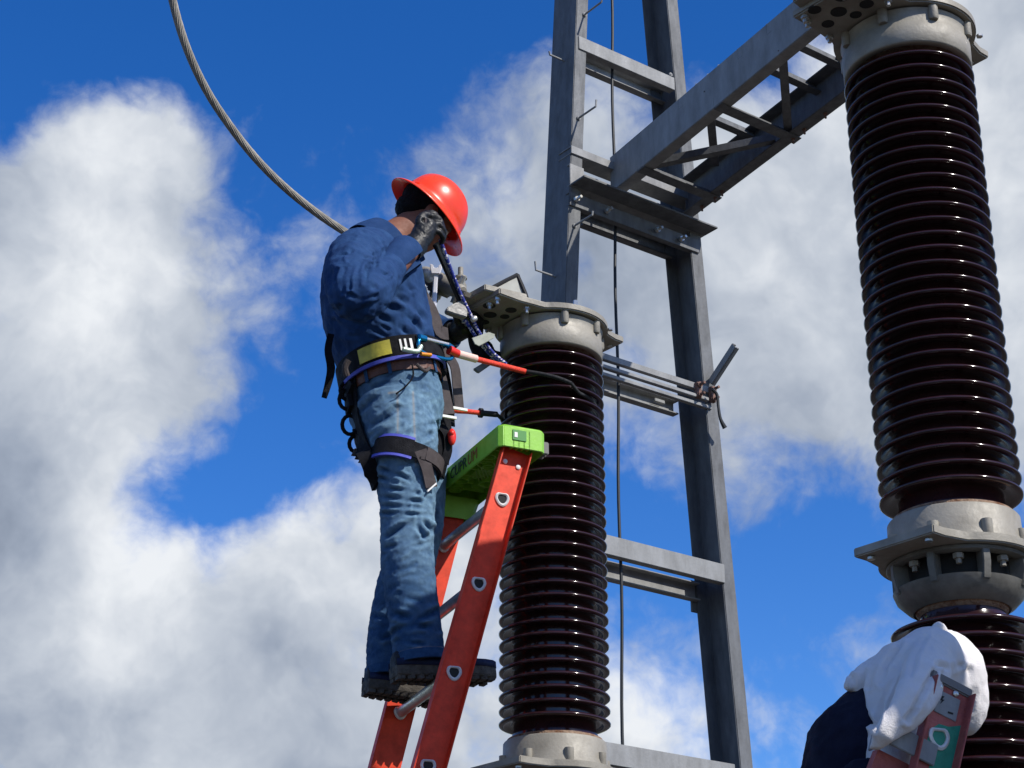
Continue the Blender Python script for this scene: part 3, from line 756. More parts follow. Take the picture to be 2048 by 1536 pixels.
tag(person, 'worker in red-orange helmet, blue shirt and jeans standing on the red ladder, looking down', 'person')
# eyes
for s in (-1, 1):
    mb = MB(); ellipsoid(mb, hd(.076, s * .031, -.012), (HF * .010, HS * .011, HU * .008), 12, 8); mb.build('eye', M['whiteprint'], person)
# hair below the helmet
mb = MB(); ellipsoid(mb, hd(-.022, 0, .015), (HF * .098, HS * .083, HU * .076)); ellipsoid(mb, hd(-.060, 0, -.034), (HF * .046, HS * .062, HU * .052))
for s in (-1, 1): ellipsoid(mb, hd(.015, s * .066, -.03), (HF * .022, HS * .014, HU * .040))
hair = fuse(mb, 'hair', M['hair'], person, .006, 3); rumple(hair, .0022, 60)

# --- shirt
TORSO = [(756, 502, 0, .066, .072), (748, 514, 0, .105, .150), (742, 532, 0, .138, .190), (742, 560, 0, .150, .192), (748, 610, 0, .157, .186), (758, 655, 0, .155, .184), (770, 700, 0, .148, .182), (780, 740, 0, .140, .178), (785, 765, 0, .130, .17)]
sh = MB(); body_loft(sh, TORSO, 48)
sh.tube([S(745, 512, .08), S(716, 516, .18), S(702, 548, .285), S(710, 590, .375), S(734, 590, .385), S(762, 558, .295), S(786, 531, .21)], [.09, .090, .082, .075, .068, .058, .044], 24, smooth=5)
sh.tube([S(770, 515, -.08), S(768, 535, -.18), S(795, 590, -.28), S(838, 645, -.33), S(868, 662, -.28), S(893, 668, -.23)], [.09, .086, .078, .070, .060, .050], 24, smooth=5)
shirt = fuse(sh, 'shirt', M['shirt'], person, .0042, 8, .5)
d1 = rumple(shirt, .0030, 15, (1, 1, .75), 3); rumple(shirt, .0018, 34, (1, 1, .6), 9); rumple(shirt, .0007, 90, (1, 1, .7), 4)
SF = [([(706, 532), (699, 552), (700, 578)], 3, .010), ([(690, 540), (683, 560), (686, 586)], 3.5, .011), ([(676, 540), (669, 562)], 3, .008), ([(722, 524), (714, 545)], 3, .009), ([(700, 590), (720, 600), (750, 592)], 4, .009), ([(745, 530), (760, 545), (778, 548)], 3, .010), ([(715, 505), (742, 522), (756, 518)], 3, .011), ([(672, 490), (700, 478), (730, 480)], 4, .006), ([(735, 537), (733, 565), (746, 574)], 5, .012),
      ([(698, 519), (715, 512), (738, 515)], 4, .010), ([(705, 500), (730, 500), (750, 512)], 5, .006), ([(664, 512), (680, 508), (700, 505)], 5, .010), ([(769, 503), (768, 530), (772, 548)], 5, .010), ([(748, 510), (752, 530)], 4, .010),
      ([(660, 545), (662, 585), (680, 612)], 8, .012), ([(668, 620), (700, 628), (735, 616), (790, 582)], 8, .012),
      ([(760, 608), (800, 622), (835, 648), (862, 684)], 6, .012), ([(745, 628), (790, 648), (822, 672), (840, 690)], 5, .011), ([(790, 592), (826, 612), (850, 640)], 5, .011), ([(825, 592), (828, 640), (852, 676)], 4, .009), ([(690, 640), (740, 655), (790, 682)], 5, .010), ([(735, 634), (775, 660)], 4, .008), ([(700, 672), (745, 676), (780, 690)], 4, .007), ([(670, 640), (690, 668)], 5, .008), ([(800, 560), (822, 580)], 5, .008), ([(655, 600), (668, 660), (690, 700)], 6, .008), ([(720, 450), (730, 470), (760, 478)], 4, .004)]
d2 = folds(shirt, [(l, w, d * .75) for l, w, d in SF])
setattr_v(shirt, 'wear', np.clip(d1 * .35 + .12 - d2 * 40, 0, 1))
# collar: a folded band round the neck
def neck_ring(h, a, b, drop):
    c = S(756, 498, 0); ax = (S(820, 440, 0) - S(760, 490, 0)).normalized(); e1 = (FW - ax * FW.dot(ax)).normalized(); e2 = ax.cross(e1)
    out = []
    for k in range(48):
        t = 2 * math.pi * k / 48; out.append(c + ax * (h + drop * math.cos(t)) + e1 * a * math.cos(t) + e2 * b * math.sin(t))
    return out
mb = MB(); mb.rings([neck_ring(-.030, .108, .112, 0), neck_ring(-.004, .104, .108, 0), neck_ring(.030, .094, .096, 0), neck_ring(.047, .088, .090, 0), neck_ring(.047, .081, .083, 0), neck_ring(.0, .082, .084, 0)], capped=False)
col_ = mb.build('collar', M['shirt'], person, auto=60)
for s in (1, -1):      # collar point
    q = [S(806, 500, s * .075), S(838, 492, s * .05), S(850, 520, s * .052), S(830, 530, s * .07)]
    MB().prism(q, PN * .006 * s).build('collar_point', M['shirt'], person, bevel=.002)
# cuff of the near sleeve, unbuttoned
def tube_band(name, pts, r0, r1, m, parent, th=.004, n=28):
    mb = MB(); pts = [Vector(p) for p in pts]
    for rr in (0,):
        T = (pts[-1] - pts[0]).normalized(); a = T.orthogonal().normalized(); b = T.cross(a)
        def rg(p, r): return [p + (a * math.cos(t) + b * math.sin(t)) * r for t in [2 * math.pi * k / n for k in range(n)]]
        mb.rings([rg(pts[0], r0), rg(pts[-1], r1), rg(pts[-1], r1 - th), rg(pts[0], r0 - th), rg(pts[0], r0)], capped=False)
    return mb.build(name, m, parent)
def open_cuff():
    p, q = S(778, 538, .228), S(812, 506, .168); T = (q - p).normalized(); a = PN - T * PN.dot(T); a.normalize(); b = T.cross(a); mb = MB()
    down = math.atan2((PN * .7 - Z * .8 + FW * .3).dot(b), (PN * .7 - Z * .8 + FW * .3).dot(a))
    def rg(c, r, k): return [c + (a * math.cos(t) + b * math.sin(t)) * r for t in [down + .42 + (2 * math.pi - .84) * i / 32 for i in range(33)]]
    rs = [rg(p, .049, 0), rg(p + (q - p) * .5, .054, 0), rg(q, .059, 0), rg(q + T * .003, .057, 0), rg(q, .055, 0), rg(p, .045, 0), rg(p, .049, 0)]
    mb.rings(rs, close=False, capped=False); return mb.build('cuff', M['shirt'], person)
open_cuff()
tube_band('cuff', [S(884, 668, -.25), S(903, 668, -.21)], .052, .052, M['shirt'], person)

# --- jeans
jn = MB()
body_loft(jn, [(784, 752, 0, .128, .165), (788, 790, 0, .136, .172), (794, 830, 0, .135, .170), (798, 868, 0, .115, .155)], 40)
NJ = [(790, 800, .075, .118, .098), (800, 860, .088, .112, .100), (807, 910, .095, .103, .096), (813, 970, .098, .088, .086), (815, 1030, .10, .079, .080), (814, 1090, .103, .076, .078), (817, 1150, .106, .076, .078), (826, 1215, .11, .073, .076), (834, 1270, .112, .072, .076), (840, 1322, .112, .072, .076)]
FJ = [(796, 800, -.075, .118, .098), (815, 860, -.09, .115, .10), (828, 920, -.10, .102, .096), (835, 990, -.11, .086, .086), (834, 1050, -.116, .080, .080), (822, 1110, -.12, .078, .078), (806, 1170, -.122, .078, .078), (790, 1240, -.124, .074, .076), (781, 1295, -.124, .070, .074), (779, 1352, -.124, .069, .074)]
body_loft(jn, NJ, 36); body_loft(jn, FJ, 36)
jeans = fuse(jn, 'jeans', M['jeans'], person, .0042, 7, .5)
e1 = rumple(jeans, .0024, 17, (1, 1, 1.5), 5); rumple(jeans, .0014, 42, (1, 1, 1.4), 1); rumple(jeans, .0006, 110, (1, 1, 1.2), 8)
JF = [([(764, 938), (800, 950), (832, 966)], 4, .010), ([(762, 956), (792, 966)], 3.5, .009), ([(764, 974), (810, 981), (836, 986)], 3.5, .010), ([(762, 992), (800, 998), (842, 1003)], 3.5, .009), ([(763, 1011), (815, 1014)], 3.5, .009), ([(766, 1026), (862, 1030)], 3.5, .009),
      ([(838, 1040), (852, 1048), (864, 1062)], 5, .014), ([(774, 1072), (806, 1052), (832, 1045), (850, 1075)], 5, .011), ([(778, 1122), (820, 1092), (852, 1085)], 5, .007), ([(770, 1095), (800, 1090), (860, 1070)], 4, .006), ([(776, 1150), (830, 1130)], 5, .006),
      ([(742, 850), (765, 838), (796, 818)], 6, .012), ([(755, 882), (780, 862), (800, 850)], 5, .010), ([(722, 820), (745, 800), (790, 795)], 5, .007), ([(716, 795), (740, 775), (775, 765)], 4, .006), ([(815, 870), (850, 850), (878, 846)], 5, .007), ([(830, 885), (860, 868)], 5, .008), ([(765, 900), (800, 905)], 5, .006),
      ([(786, 1226), (830, 1240), (874, 1222)], 6, .013), ([(790, 1262), (830, 1250), (878, 1258)], 5, .012), ([(796, 1282), (850, 1288)], 4, .007), ([(746, 1262), (765, 1275), (785, 1270)], 5, .010), ([(752, 1232), (775, 1240)], 5, .008), ([(800, 1190), (850, 1205)], 6, .007), ([(868, 1010), (876, 1050), (866, 1090)], 4, .009), ([(800, 930), (840, 920)], 4, .006)]
e2 = folds(jeans, JF)
Pj, Nj = coords(jeans); Qj = proj(Pj); fc = np.clip(facing(Pj, Nj) * 2, 0, 1)
thigh = np.exp(-(((Qj[:, 1] - 860) / 150) ** 2)) * .72 + np.exp(-(((Qj[:, 1] - 1060) / 105) ** 2)) * .55 + .10
front = np.clip((Nj @ np.array(FW)) * .5 + .55, 0, 1)
wear = np.clip(thigh * (.55 + .55 * front) + np.clip(-e2, 0, 1) * 0 + e2 * 45 + e1 * .16, 0, 1)
seam = np.minimum(segdist(Qj, [(822, 772), (826, 850), (830, 930)]), np.minimum(segdist(Qj, [(790, 785), (795, 850), (797, 905)]), segdist(Qj, [(832, 786), (868, 800)])))
wear = np.clip(wear + .35 * np.exp(-(seam / 7) ** 2) * fc, 0, 1)
setattr_v(jeans, 'wear', wear)
hem = np.minimum(segdist(Qj, [(794, 1308), (836, 1296), (886, 1296)]), segdist(Qj, [(740, 1333), (770, 1330), (790, 1334)]))
pocket = np.minimum(segdist(Qj, [(778, 786), (795, 784), (796, 900)]), segdist(Qj, [(826, 784), (832, 930)]))
setattr_v(jeans, 'stitch', np.clip(np.exp(-(hem / 2.2) ** 2) + .55 * np.exp(-(pocket / 2.0) ** 2), 0, 1) * fc)
for leg_, row in ((0, NJ), (1, FJ)):    # turned hem
    c0, c1 = S(*row[-2][:3]), S(*row[-1][:3]); T = (c1 - c0).normalized(); e1_ = (FW - T * FW.dot(T)).normalized(); e2_ = T.cross(e1_); a_, b_ = row[-1][3], row[-1][4]
    mb = MB(); mb.rings([ell(c1 + T * z, e1_, e2_, a_ + k, b_ + k) for z, k in ((-.022, .001), (-.020, .0035), (.006, .004), (.007, -.004), (-.01, -.006))], capped=False)
    hm = mb.build('trouser_hem', M['jeans'], person)

# --- belt, harness
def waist(c, ax_tilt, a, b, h0, h1, th, name, m, parent=None, t0=0, t1=2 * math.pi, n=64, wav=0):
    C_, T = c, ax_tilt.normalized(); e1_ = (FW - T * FW.dot(T)).normalized(); e2_ = T.cross(e1_); mb = MB()
    full = abs(t1 - t0) > 6.2; N_ = n if full else n + 1
    def rg(h, k):
        out = []
        for i in range(N_):
            t = t0 + (t1 - t0) * i / n; x, y = math.cos(t), math.sin(t); pw = 2.3
            out.append(C_ + T * (h + wav * math.sin(5 * t)) + e1_ * ((a + k) * math.copysign(abs(x) ** (2 / pw), x)) + e2_ * ((b + k) * math.copysign(abs(y) ** (2 / pw), y)))
        return out
    rs = [rg(h0, 0), rg(h0, th), rg(h1, th), rg(h1, 0), rg(h0, 0)]
    mb.rings(rs, close=full, capped=False)
    if not full:
        mb.add([r[0] for r in rs[:4]], [(0, 1, 2, 3)]); mb.add([r[-1] for r in rs[:4]], [(0, 1, 2, 3)])
    return mb.build(name, m, parent or person)
AXB = (S(778, 700, 0) - S(792, 770, 0)).normalized()
sgn2 = 1 if AXB.cross((FW - AXB * FW.dot(AXB)).normalized()).dot(PN) > 0 else -1       # +1: angle +90 deg is the near side
cB = S(786, 772, 0)
belt = waist(cB, AXB, .137, .173, -.012, .026, .004, 'belt', M['leather'])
for t in (60, 118, 20, 150): 
    tt = R(t) * sgn2; waist(cB, AXB, .142, .178, -.020, .032, .003, 'belt_loop', M['jeans'], belt, tt - .04, tt + .04, 4)
cH = S(780, 738, 0)
har = waist(cH, AXB, .149, .185, -.030, .036, .007, 'waist_belt', M['blackweb'])
waist(cH, AXB, .151, .187, -.040, -.029, .007, 'belt_trim', M['bluetrim'], har)
waist(cH, AXB, .156, .193, -.020, .026, .0025, 'yellow_label', M['yellow'], har, R(112) * sgn2, R(152) * sgn2, 16)
for q in range(3):
    tt = R(101 - q * 5) * sgn2; waist(cH, AXB, .157, .193, -.014, .022, .002, 'label_stripe', M['whiteprint'], har, tt - .018, tt + .018, 3)
waist(cH, AXB, .157, .1935, -.026, .032, .002, 'webbing_strap', M['blackweb'], har, R(20) * sgn2, R(86) * sgn2, 24)
waist(cH, AXB, .158, .195, -.010, .012, .003, 'webbing_strap', M['webbing'], har, R(-40) * sgn2, R(30) * sgn2, 24)
# camera-side surface finder for straps
def bvh_of(*obs):
    vs, fs = [], []
    for o in obs:
        b = len(vs); off = root_loc(o); vs += [v.co + off for v in o.data.vertices]; fs += [[i + b for i in p.vertices] for p in o.data.polygons]
    return BVHTree.FromPolygons(vs, fs)
bv = bvh_of(shirt, jeans)
def on(px, py, lift=.006, off=None):
    d = ray(px, py).normalized(); h = bv.ray_cast(EYE, d)
    if h[0] is None: return S(px, py, .1 if off is None else off), (-d)
    return h[0] + h[1] * lift, h[1]
def strap(name, pts, w, m, parent, lift=.006, th=.003, smooth=5):
    q = [on(*p, lift=lift) for p in pts]; return MB().ribbon([a for a, b in q], [b for a, b in q], w, th, smooth).build(name, m, parent)
def cord(name, P, r, m, parent, n=8, smooth=5): return MB().tube(P, r, n, smooth=smooth).build(name, m, parent)
# leg straps
def leg_strap(row0, row1, a, b, name_off, w=.05):
    c0, c1 = S(*row0), S(*row1); T = (c0 - c1).normalized(); T = (T + FW * .28).normalized()
    o = waist((c0 + c1) / 2, T, a, b, -w / 2, w / 2, .005, 'leg_strap', M['blackweb'])
    return o, (c0 + c1) / 2, T
ls, lc, lT = leg_strap((806, 895, .093), (810, 960, .097), .108, .104, 0)
for hh in (-.036, .026): waist(lc, lT, .108, .104, hh, hh + .010, .007, 'blue_padding', M['bluetrim'], ls, R(95) * sgn2, R(165) * sgn2, 16)
waist(lc, lT, .1085, .1045, -.027, .027, .0075, 'thigh_pad', M['blackweb'], ls, R(95) * sgn2, R(165) * sgn2, 16)
waist(lc, lT, .1125, .1085, -.020, .022, .004, 'webbing_strap', M['webbing'], ls, R(15) * sgn2, R(78) * sgn2, 16)
waist(S(818, 935, -.095), lT, .108, .104, -.025, .025, .005, 'leg_strap', M['blackweb'])
strap('strap_tail', [(838, 905), (846, 930), (852, 955), (858, 976)], .040, M['webbing'], ls, .014, .004)
p_, n_ = on(858, 976, .015); MB().box(p_, PN.cross(n_).normalized() * .02, n_ * .003, Z * .003).build('strap_tip', M['whiteprint'], ls)
# rear webbing from belt to leg strap, gear loops
strap('rear_strap', [(708, 748), (712, 800), (722, 850), (740, 905)], .050, M['blackweb'], har, .008, .005)
strap('rear_strap', [(716, 870), (728, 905), (742, 940), (752, 972)], .045, M['blackweb'], har, .010, .012)
strap('rear_pad', [(712, 760), (706, 790), (710, 822)], .060, M['blackweb'], har, .016, .014)
for i, (x, y) in enumerate(((694, 800), (700, 850), (712, 888), (696, 782))):
    c = S(x, y, -.01); r = .028 - .004 * (i == 2)
    pts = [c + (FW * math.cos(t) * r * .85 + Z * math.sin(t) * r * 1.1 + PN * math.cos(t) * .004) for t in [2 * math.pi * k / 14 for k in range(15)]]
    MB().tube(pts, .0062, 8).build('gear_loop', M['blackweb'], har)
for i, (x, y) in enumerate(((712, 905), (719, 912), (726, 919))):
    MB().box(S(x, y, .03), FW * .010, PN * .003, (Z * .012 + FW * .005)).build('buckle_bar', M['webbing'], har)
MB().ribbon(S3([(662, 668, .0), (656, 700, .01), (662, 735, .02), (657, 765, .02), (648, 796, .01)]), [PN * .9 - FW * .3] * 5, [.020, .022, .026, .022, .016], .003).build('loose_strap', M['blackweb'], har)
# shoulder webbing hanging in front of the chest, bundle of straps at the belly
strap_f = MB().ribbon(S3([(838, 548, .02), (846, 580, .02), (862, 612, .03), (872, 640, .03), (878, 662, .03), (896, 668, .02)]), [PN + FW * .4] * 6, [.022, .026, .040, .046, .046, .04], .004).build('chest_strap', M['webbing'], har)
MB().ribbon(S3([(840, 552, .035), (847, 575, .035), (850, 600, .035)]), [PN + FW * .4] * 3, [.018, .02, .02], .006).build('chest_strap', M['blackweb'], har)
MB().box(S(848, 582, .045), FW * .004, PN * .003, Z * .022).build('reflective_tab', M['whiteprint'], har)
for pts, w, m_ in (([(868, 725, .06), (880, 755, .06), (888, 790, .06), (897, 828, .06)], .048, 'webbing'), ([(885, 700, .03), (908, 730, .03), (914, 770, .03), (918, 815, .03)], .036, 'webbing'), ([(872, 780, .02), (886, 830, .02), (890, 870, .03), (884, 925, .03)], .050, 'blackweb'), ([(872, 700, .05), (882, 740, .02), (890, 790, .0), (894, 850, .0)], .060, 'blackweb'), ([(880, 850, .04), (893, 868, .04), (896, 900, .035), (886, 928, .03)], .03, 'blackweb')):
    MB().ribbon(S3(pts), [PN + FW * .25] * len(pts), w, .004).build('hanging_strap', M[m_], har)
for x, y in ((898, 834), (920, 818)):
    MB().box(S(x, y, .064 if x < 910 else .034), FW * .024, PN * .004, Z * .004).build('strap_tip', M['whiteprint'], har)
for x, y, o_ in ((868, 718, .08), (878, 742, .07), (862, 735, .09)):
    mb = MB(); ellipsoid(mb, S(x, y, o_), (FW * .026, PN * .02, Z * .022), 12, 8); mb.build('buckle', M['blackweb'], har)
MB().tube(S3([(833, 728, .20), (850, 742, .19), (862, 732, .15), (872, 728, .12)]), .0055, 8, smooth=4).build('strap_end', M['webbing'], har)
MB().tube(S3([(824, 728, .205), (826, 752, .20), (812, 772, .20), (792, 788, .19)]), .0028, 6, smooth=5).build('cord', M['blackweb'], har)
# carabiners
def carabiner(c, u, v, L_, W_, r, m, parent, name='carabiner'):
    pts = []
    for k in range(25):
        t = 2 * math.pi * k / 24; x, y = math.cos(t), math.sin(t)
        pts.append(c + u * (L_ / 2 * math.copysign(abs(x) ** .6, x)) + v * (W_ / 2 * math.copysign(abs(y) ** .6, y)))
    return MB().tube(pts, r, 10).build(name, m, parent)
a_, b_ = S(836, 682, .20), S(904, 700, .14); u_ = (b_ - a_).normalized(); v_ = (Z - u_ * u_.z).normalized()
cb = carabiner((a_ + b_) / 2 - v_ * .012, u_, v_, (b_ - a_).length, .05, .0062, M['cyan'], har)
MB().tube([a_ + u_ * .035 + v_ * .013, b_ - u_ * .015 + v_ * .014], .0068, 10).build('carabiner_gate', M['alu'], cb)
mb = MB().tube([a_ + u_ * .004 + v_ * .013, a_ + u_ * .032 + v_ * .013], .011, 12).build('carabiner_sleeve', M['cyan'], cb)
MB().tube([b_ - u_ * .018 + v_ * .012, b_ + v_ * .006], .010, 12).build('carabiner_sleeve', M['cyan'], cb)
MB().tube(S3([(806, 698, .215), (825, 702, .212), (836, 702, .208), (842, 692, .205)]), .0075, 10, smooth=4).build('carabiner', M['mint'], har)
MB().tube(S3([(842, 708, .20), (862, 710, .19)]), .0058, 10).build('carabiner', M['orange'], har)
mb = MB(); ellipsoid(mb, S(904, 874, .05), (FW * .013, PN * .012, Z * .028), 16, 10); ellipsoid(mb, S(902, 868, .05), (FW * .010, PN * .016, Z * .012), 16, 10)
mb.build('red_handle', M['red'], har)
mb = MB(); mb.tube(S3([(697, 720, .10), (690, 735, .09), (694, 752, .08)]), .010, 8, smooth=4); mb.build('ring', M['webbing'], har)

# --- boots
def boot(rows, sole_pts, off, hw):
    """rows: cross sections from heel to toe; the sole is a lugged slab below them"""
    mb = MB(); body_loft(mb, rows, 28, 3, 2.6)
    return mb
def make_boot(heel, toe, ankle, off, name='boot'):
    Hh, Tt, An = S(*heel, off), S(*toe, off), S(*ankle, off)
    ra_, rb2_ = A0 + dA * 2, B0 + dB * 2
    tt = .4
    for _ in range(4):      # where the sole crosses the rung, and how far above it the sole must sit
        p = Hh + (Tt - Hh) * tt; w_ = (p - ra_).dot(RR) / (rb2_ - ra_).dot(RR); q = ra_ + (rb2_ - ra_) * w_; tt -= (p - q).dot(FW) / (Tt - Hh).dot(FW)
    dz = (q.z + .0165 * .75 + .012) - (Hh + (Tt - Hh) * tt).z
    print('boot', tt, dz); Hh = Hh + Z * dz; Tt = Tt + Z * dz
    d = (Tt - Hh); L_ = d.length; d.normalize(); up = (Z - d * d.z).normalized(); e = d.cross(up)
    if e.dot(PN) < 0: e = -e
    up0 = up
    mb = MB(); rs = []
    for x, hw, h in ((0, .026, .070), (.03, .040, .085), (.10, .042, .082), (.16, .044, .076), (.22, .050, .066), (.27, .048, .058), (.305, .036, .048), (.325, .016, .034)):
        x *= L_ / .33; c = Hh + d * x
        rs.append([c + e * hw * math.cos(t) + up * (h * (.5 + .5 * math.sin(t))) for t in [2 * math.pi * k / 24 for k in range(24)]])
    mb.rings(rs)
    mb.tube([Hh + d * .075 + up * .03, Hh + d * .065 + up * .09, An], [.044, .050, .053], 24, smooth=3)
    b = fuse(mb, name, M['boot'], person, .006, 4)
    rumple(b, .0012, 40)
    # side panel in dark blue and the sole
    so = MB(); rs = []
    prof = [(0, .030), (.02, .040), (.06, .043), (.10, .041), (.14, .041), (.19, .048), (.24, .052), (.28, .048), (.31, .036), (.328, .018)]
    for zz, kk in ((.030, .002), (.012, .004), (.0, .003), (-.004, -.002)):
        rg = [Hh + d * x * L_ / .33 + e * (hw + kk) + up * zz for x, hw in prof] + [Hh + d * x * L_ / .33 - e * (hw + kk) + up * zz for x, hw in reversed(prof)]
        rs.append(rg)
    so.rings(rs)
    sl_ = so.build('sole', M['sole'], b, bevel=.002)
    for k in range(11):
        x = .012 + k * .029
        if .10 < x < .125: continue
        hw = np.interp(x, [p[0] for p in prof], [p[1] for p in prof])
        for s in (-1, 1):
            MB().box(Hh + d * x * L_ / .33 + e * s * hw * .62 + up * -.007 , d * .0095 + e * .004 * s, e * hw * .38, up * .006).build('sole_lug', M['sole'], sl_)
    st = MB()
    for s in (-1, 1):
        st.rings([[Hh + d * x * L_ / .33 + e * s * (hw + .0045) + up * zz for x, hw in prof] for zz in (.026, .046)], close=False)
    st2 = st.build('welt_panel', M['bootblue'], b)
    sm = st2.modifiers.new('s', 'SOLIDIFY'); sm.thickness = .002
    return b
make_boot((786, 1374), (989, 1378), (838, 1322), .112)
make_boot((729, 1403), (905, 1430), (780, 1348), -.124)

# --- gloves
def finger(mb, pts, r0, r1): mb.tube(pts, [r0 + (r1 - r0) * i / (len(pts) - 1) for i in range(len(pts))], 12, smooth=4); ellipsoid(mb, Vector(pts[-1]), (FW * r1, PN * r1, Z * r1), 12, 8)
mb = MB()
# near hand: wrist, palm seen from the back, fingers curled round the tool
mb.tube(S3([(822, 500, .155), (834, 486, .145), (846, 468, .138), (854, 450, .130)]), [.032, .033, .037, .036], 18, smooth=4)
ellipsoid(mb, S(854, 458, .130), (FW * .034, PN * .022, Z * .036), 16, 10)
for i, pts in enumerate(([(850, 428, .125), (866, 427, .135), (877, 442, .130), (880, 458, .10)], [(858, 434, .135), (875, 436, .145), (884, 452, .135), (884, 468, .105)], [(862, 446, .14), (880, 450, .150), (888, 464, .138), (886, 478, .108)], [(862, 458, .14), (878, 464, .150), (886, 476, .138), (882, 488, .112)])):
    finger(mb, S3(pts), .0125 - .0008 * i, .0105 - .0008 * i)
finger(mb, S3([(842, 462, .15), (838, 442, .155), (848, 430, .150), (862, 432, .140)]), .014, .011)
glv = fuse(mb, 'glove', M['glove'], person, .0040, 2, .4); rumple(glv, .0013, 70)
folds(glv, [([(838, 458), (850, 470), (864, 470)], 3, .003), ([(846, 440), (858, 446), (866, 458)], 3, .004), ([(828, 480), (846, 492)], 3, .003)])
tube_band('glove_cuff', [S(820, 503, .158), S(832, 489, .147)], .037, .040, M['glove'], glv)
MB().box(S(856, 444, .162), FW * .012, PN * .003, Z * .010).build('wrist_tab', M['webbing'], glv)
mb = MB()
# far hand, holding the tool and rope from below
mb.tube(S3([(896, 672, -.22), (914, 664, -.19), (928, 652, -.16), (938, 645, -.14)]), [.034, .035, .042, .036], 18, smooth=4)
ellipsoid(mb, S(934, 648, -.15), (FW * .042, PN * .026, Z * .038), 16, 10)
for i, pts in enumerate(([(940, 628, -.13), (945, 616, -.10), (934, 612, -.07), (924, 618, -.06)], [(950, 640, -.13), (958, 630, -.09), (948, 624, -.06), (936, 630, -.05)], [(954, 652, -.13), (964, 644, -.09), (954, 638, -.06), (942, 644, -.05)], [(952, 664, -.14), (962, 660, -.10), (954, 652, -.07), (944, 656, -.06)])):
    finger(mb, S3(pts), .0135 - .0008 * i, .0105 - .0008 * i)
finger(mb, S3([(918, 645, -.14), (912, 628, -.11), (918, 616, -.09), (926, 610, -.08)]), .0145, .011)
glf = fuse(mb, 'glove', M['glove'], person, .0045, 2, .4); rumple(glf, .0013, 60)
tube_band('glove_cuff', [S(888, 676, -.235), S(908, 667, -.20)], .041, .040, M['glove'], glf)

# --- helmet with full brim
hm = MB(); rs = []
def brim(t, k, u):
    a = .150 + .0 * math.cos(t); fwd = math.cos(t)
    r1, r2 = .118, .100
    bx = .034 + .014 * max(0, fwd) ** 2 + .010 * max(0, -fwd) ** 2 - .012 * math.sin(t) ** 2
    return hd((r1 + bx * k) * math.cos(t), (r2 + bx * k) * math.sin(t), u - (.016 * k * k) * (1 - .35 * math.sin(t) ** 2))
NN = 72
def hring(fn): return [fn(2 * math.pi * k / NN) for k in range(NN)]
rs.append(hring(lambda t: brim(t, .96, -.003))); rs.append(hring(lambda t: brim(t, 1.0, .000))); rs.append(hring(lambda t: brim(t, .97, .0035))); rs.append(hring(lambda t: brim(t, .5, .006))); rs.append(hring(lambda t: brim(t, .12, .010)))
for j in range(1, 17):
    p = math.pi / 2 * j / 17.0; cr_, sr_ = math.cos(p) ** .82, math.sin(p)
    def f(t, cr_=cr_, sr_=sr_):
        ridge = .007 * math.exp(-((math.sin(t) * cr_) / .16) ** 2) * (sr_ > .25) * min(1, (sr_ - .25) * 4) if True else 0
        ridge += .003 * math.exp(-((abs(math.sin(t) * cr_) - .42) / .10) ** 2) * min(1, max(0, (sr_ - .25) * 4))
        return hd(.118 * cr_ * math.cos(t) - .004 * sr_, .100 * cr_ * math.sin(t), .010 + (.118) * sr_ + ridge)
    rs.append(hring(f))
hm.rings(rs, capped=False); hm.add(rs[-1], [tuple(range(NN))])
ins = [hring(lambda t: brim(t, .96, -.003)), hring(lambda t: brim(t, .3, -.002)), hring(lambda t: brim(t, .0, .004)), hring(lambda t: hd(.110 * math.cos(t), .092 * math.sin(t), .05))]
hm.rings(ins, capped=False)
hat = hm.build('hard_hat', M['hat'], person, auto=50)
hat.modifiers.new('s', 'SUBSURF').render_levels = 1
for t in (R(28), R(-28), R(150), R(-150)):
    c = hd(.118 * math.cos(t), .1 * math.sin(t), .014); o_ = (HF * math.cos(t) + HS * math.sin(t)).normalized()
    MB().box(c, o_ * .007, o_.cross(HU) * .010, HU * .006).build('suspension_lug', M['hat'], hat, bevel=.003)
waist(hd(-.01, 0, -.004), HU, .098, .083, -.012, .014, .003, 'headband', M['rubber'], hat) if False else None

# ------------------------------------------------------------------ conductor, connector and tools at the left column
def stranded(name, pts, R0, n, m, smooth=8, twist=14.0, root=None):
    P, _ = spline([Vector(p) for p in pts], [0] * len(pts), smooth); mb = MB(); L_ = 0; ls = [0]
    for a, b in zip(P[:-1], P[1:]): L_ += (b - a).length; ls.append(L_)
    fr = []; T = (P[1] - P[0]).normalized(); a = T.orthogonal().normalized()
    for i, p in enumerate(P):
        T2 = (P[min(i + 1, len(P) - 1)] - P[max(i - 1, 0)]).normalized(); a = (a - T2 * a.dot(T2)).normalized(); fr.append((p, a, T2.cross(a)))
    rs_ = R0 * math.sin(math.pi / n) / (1 + math.sin(math.pi / n)) * 1.1; rc = R0 - rs_
    for k in range(n):
        q = [p + (a * math.cos(2 * math.pi * k / n + l * twist) + b * math.sin(2 * math.pi * k / n + l * twist)) * rc for (p, a, b), l in zip(fr, ls)]
        mb.tube(q, rs_, 6)
    mb.tube([f[0] for f in fr], rc, 8)
    return mb.build(name, M[m], root, origin=P[-1])
cy = [(330, -90, 5.05), (345, 0, 5.10), (372, 92, 5.16), (410, 175, 5.24), (455, 245, 5.32), (510, 315, 5.40), (570, 375, 5.48), (635, 427, 5.56), (700, 470, 5.62), (770, 512, 5.62), (828, 541, 5.56), (858, 552, 5.50)]
cond = stranded('conductor_cable', [atY(*p) for p in cy], .0142, 13, 'strand')
tag(cond, 'thick grey stranded cable curving down behind the worker to the insulator top', 'cable')
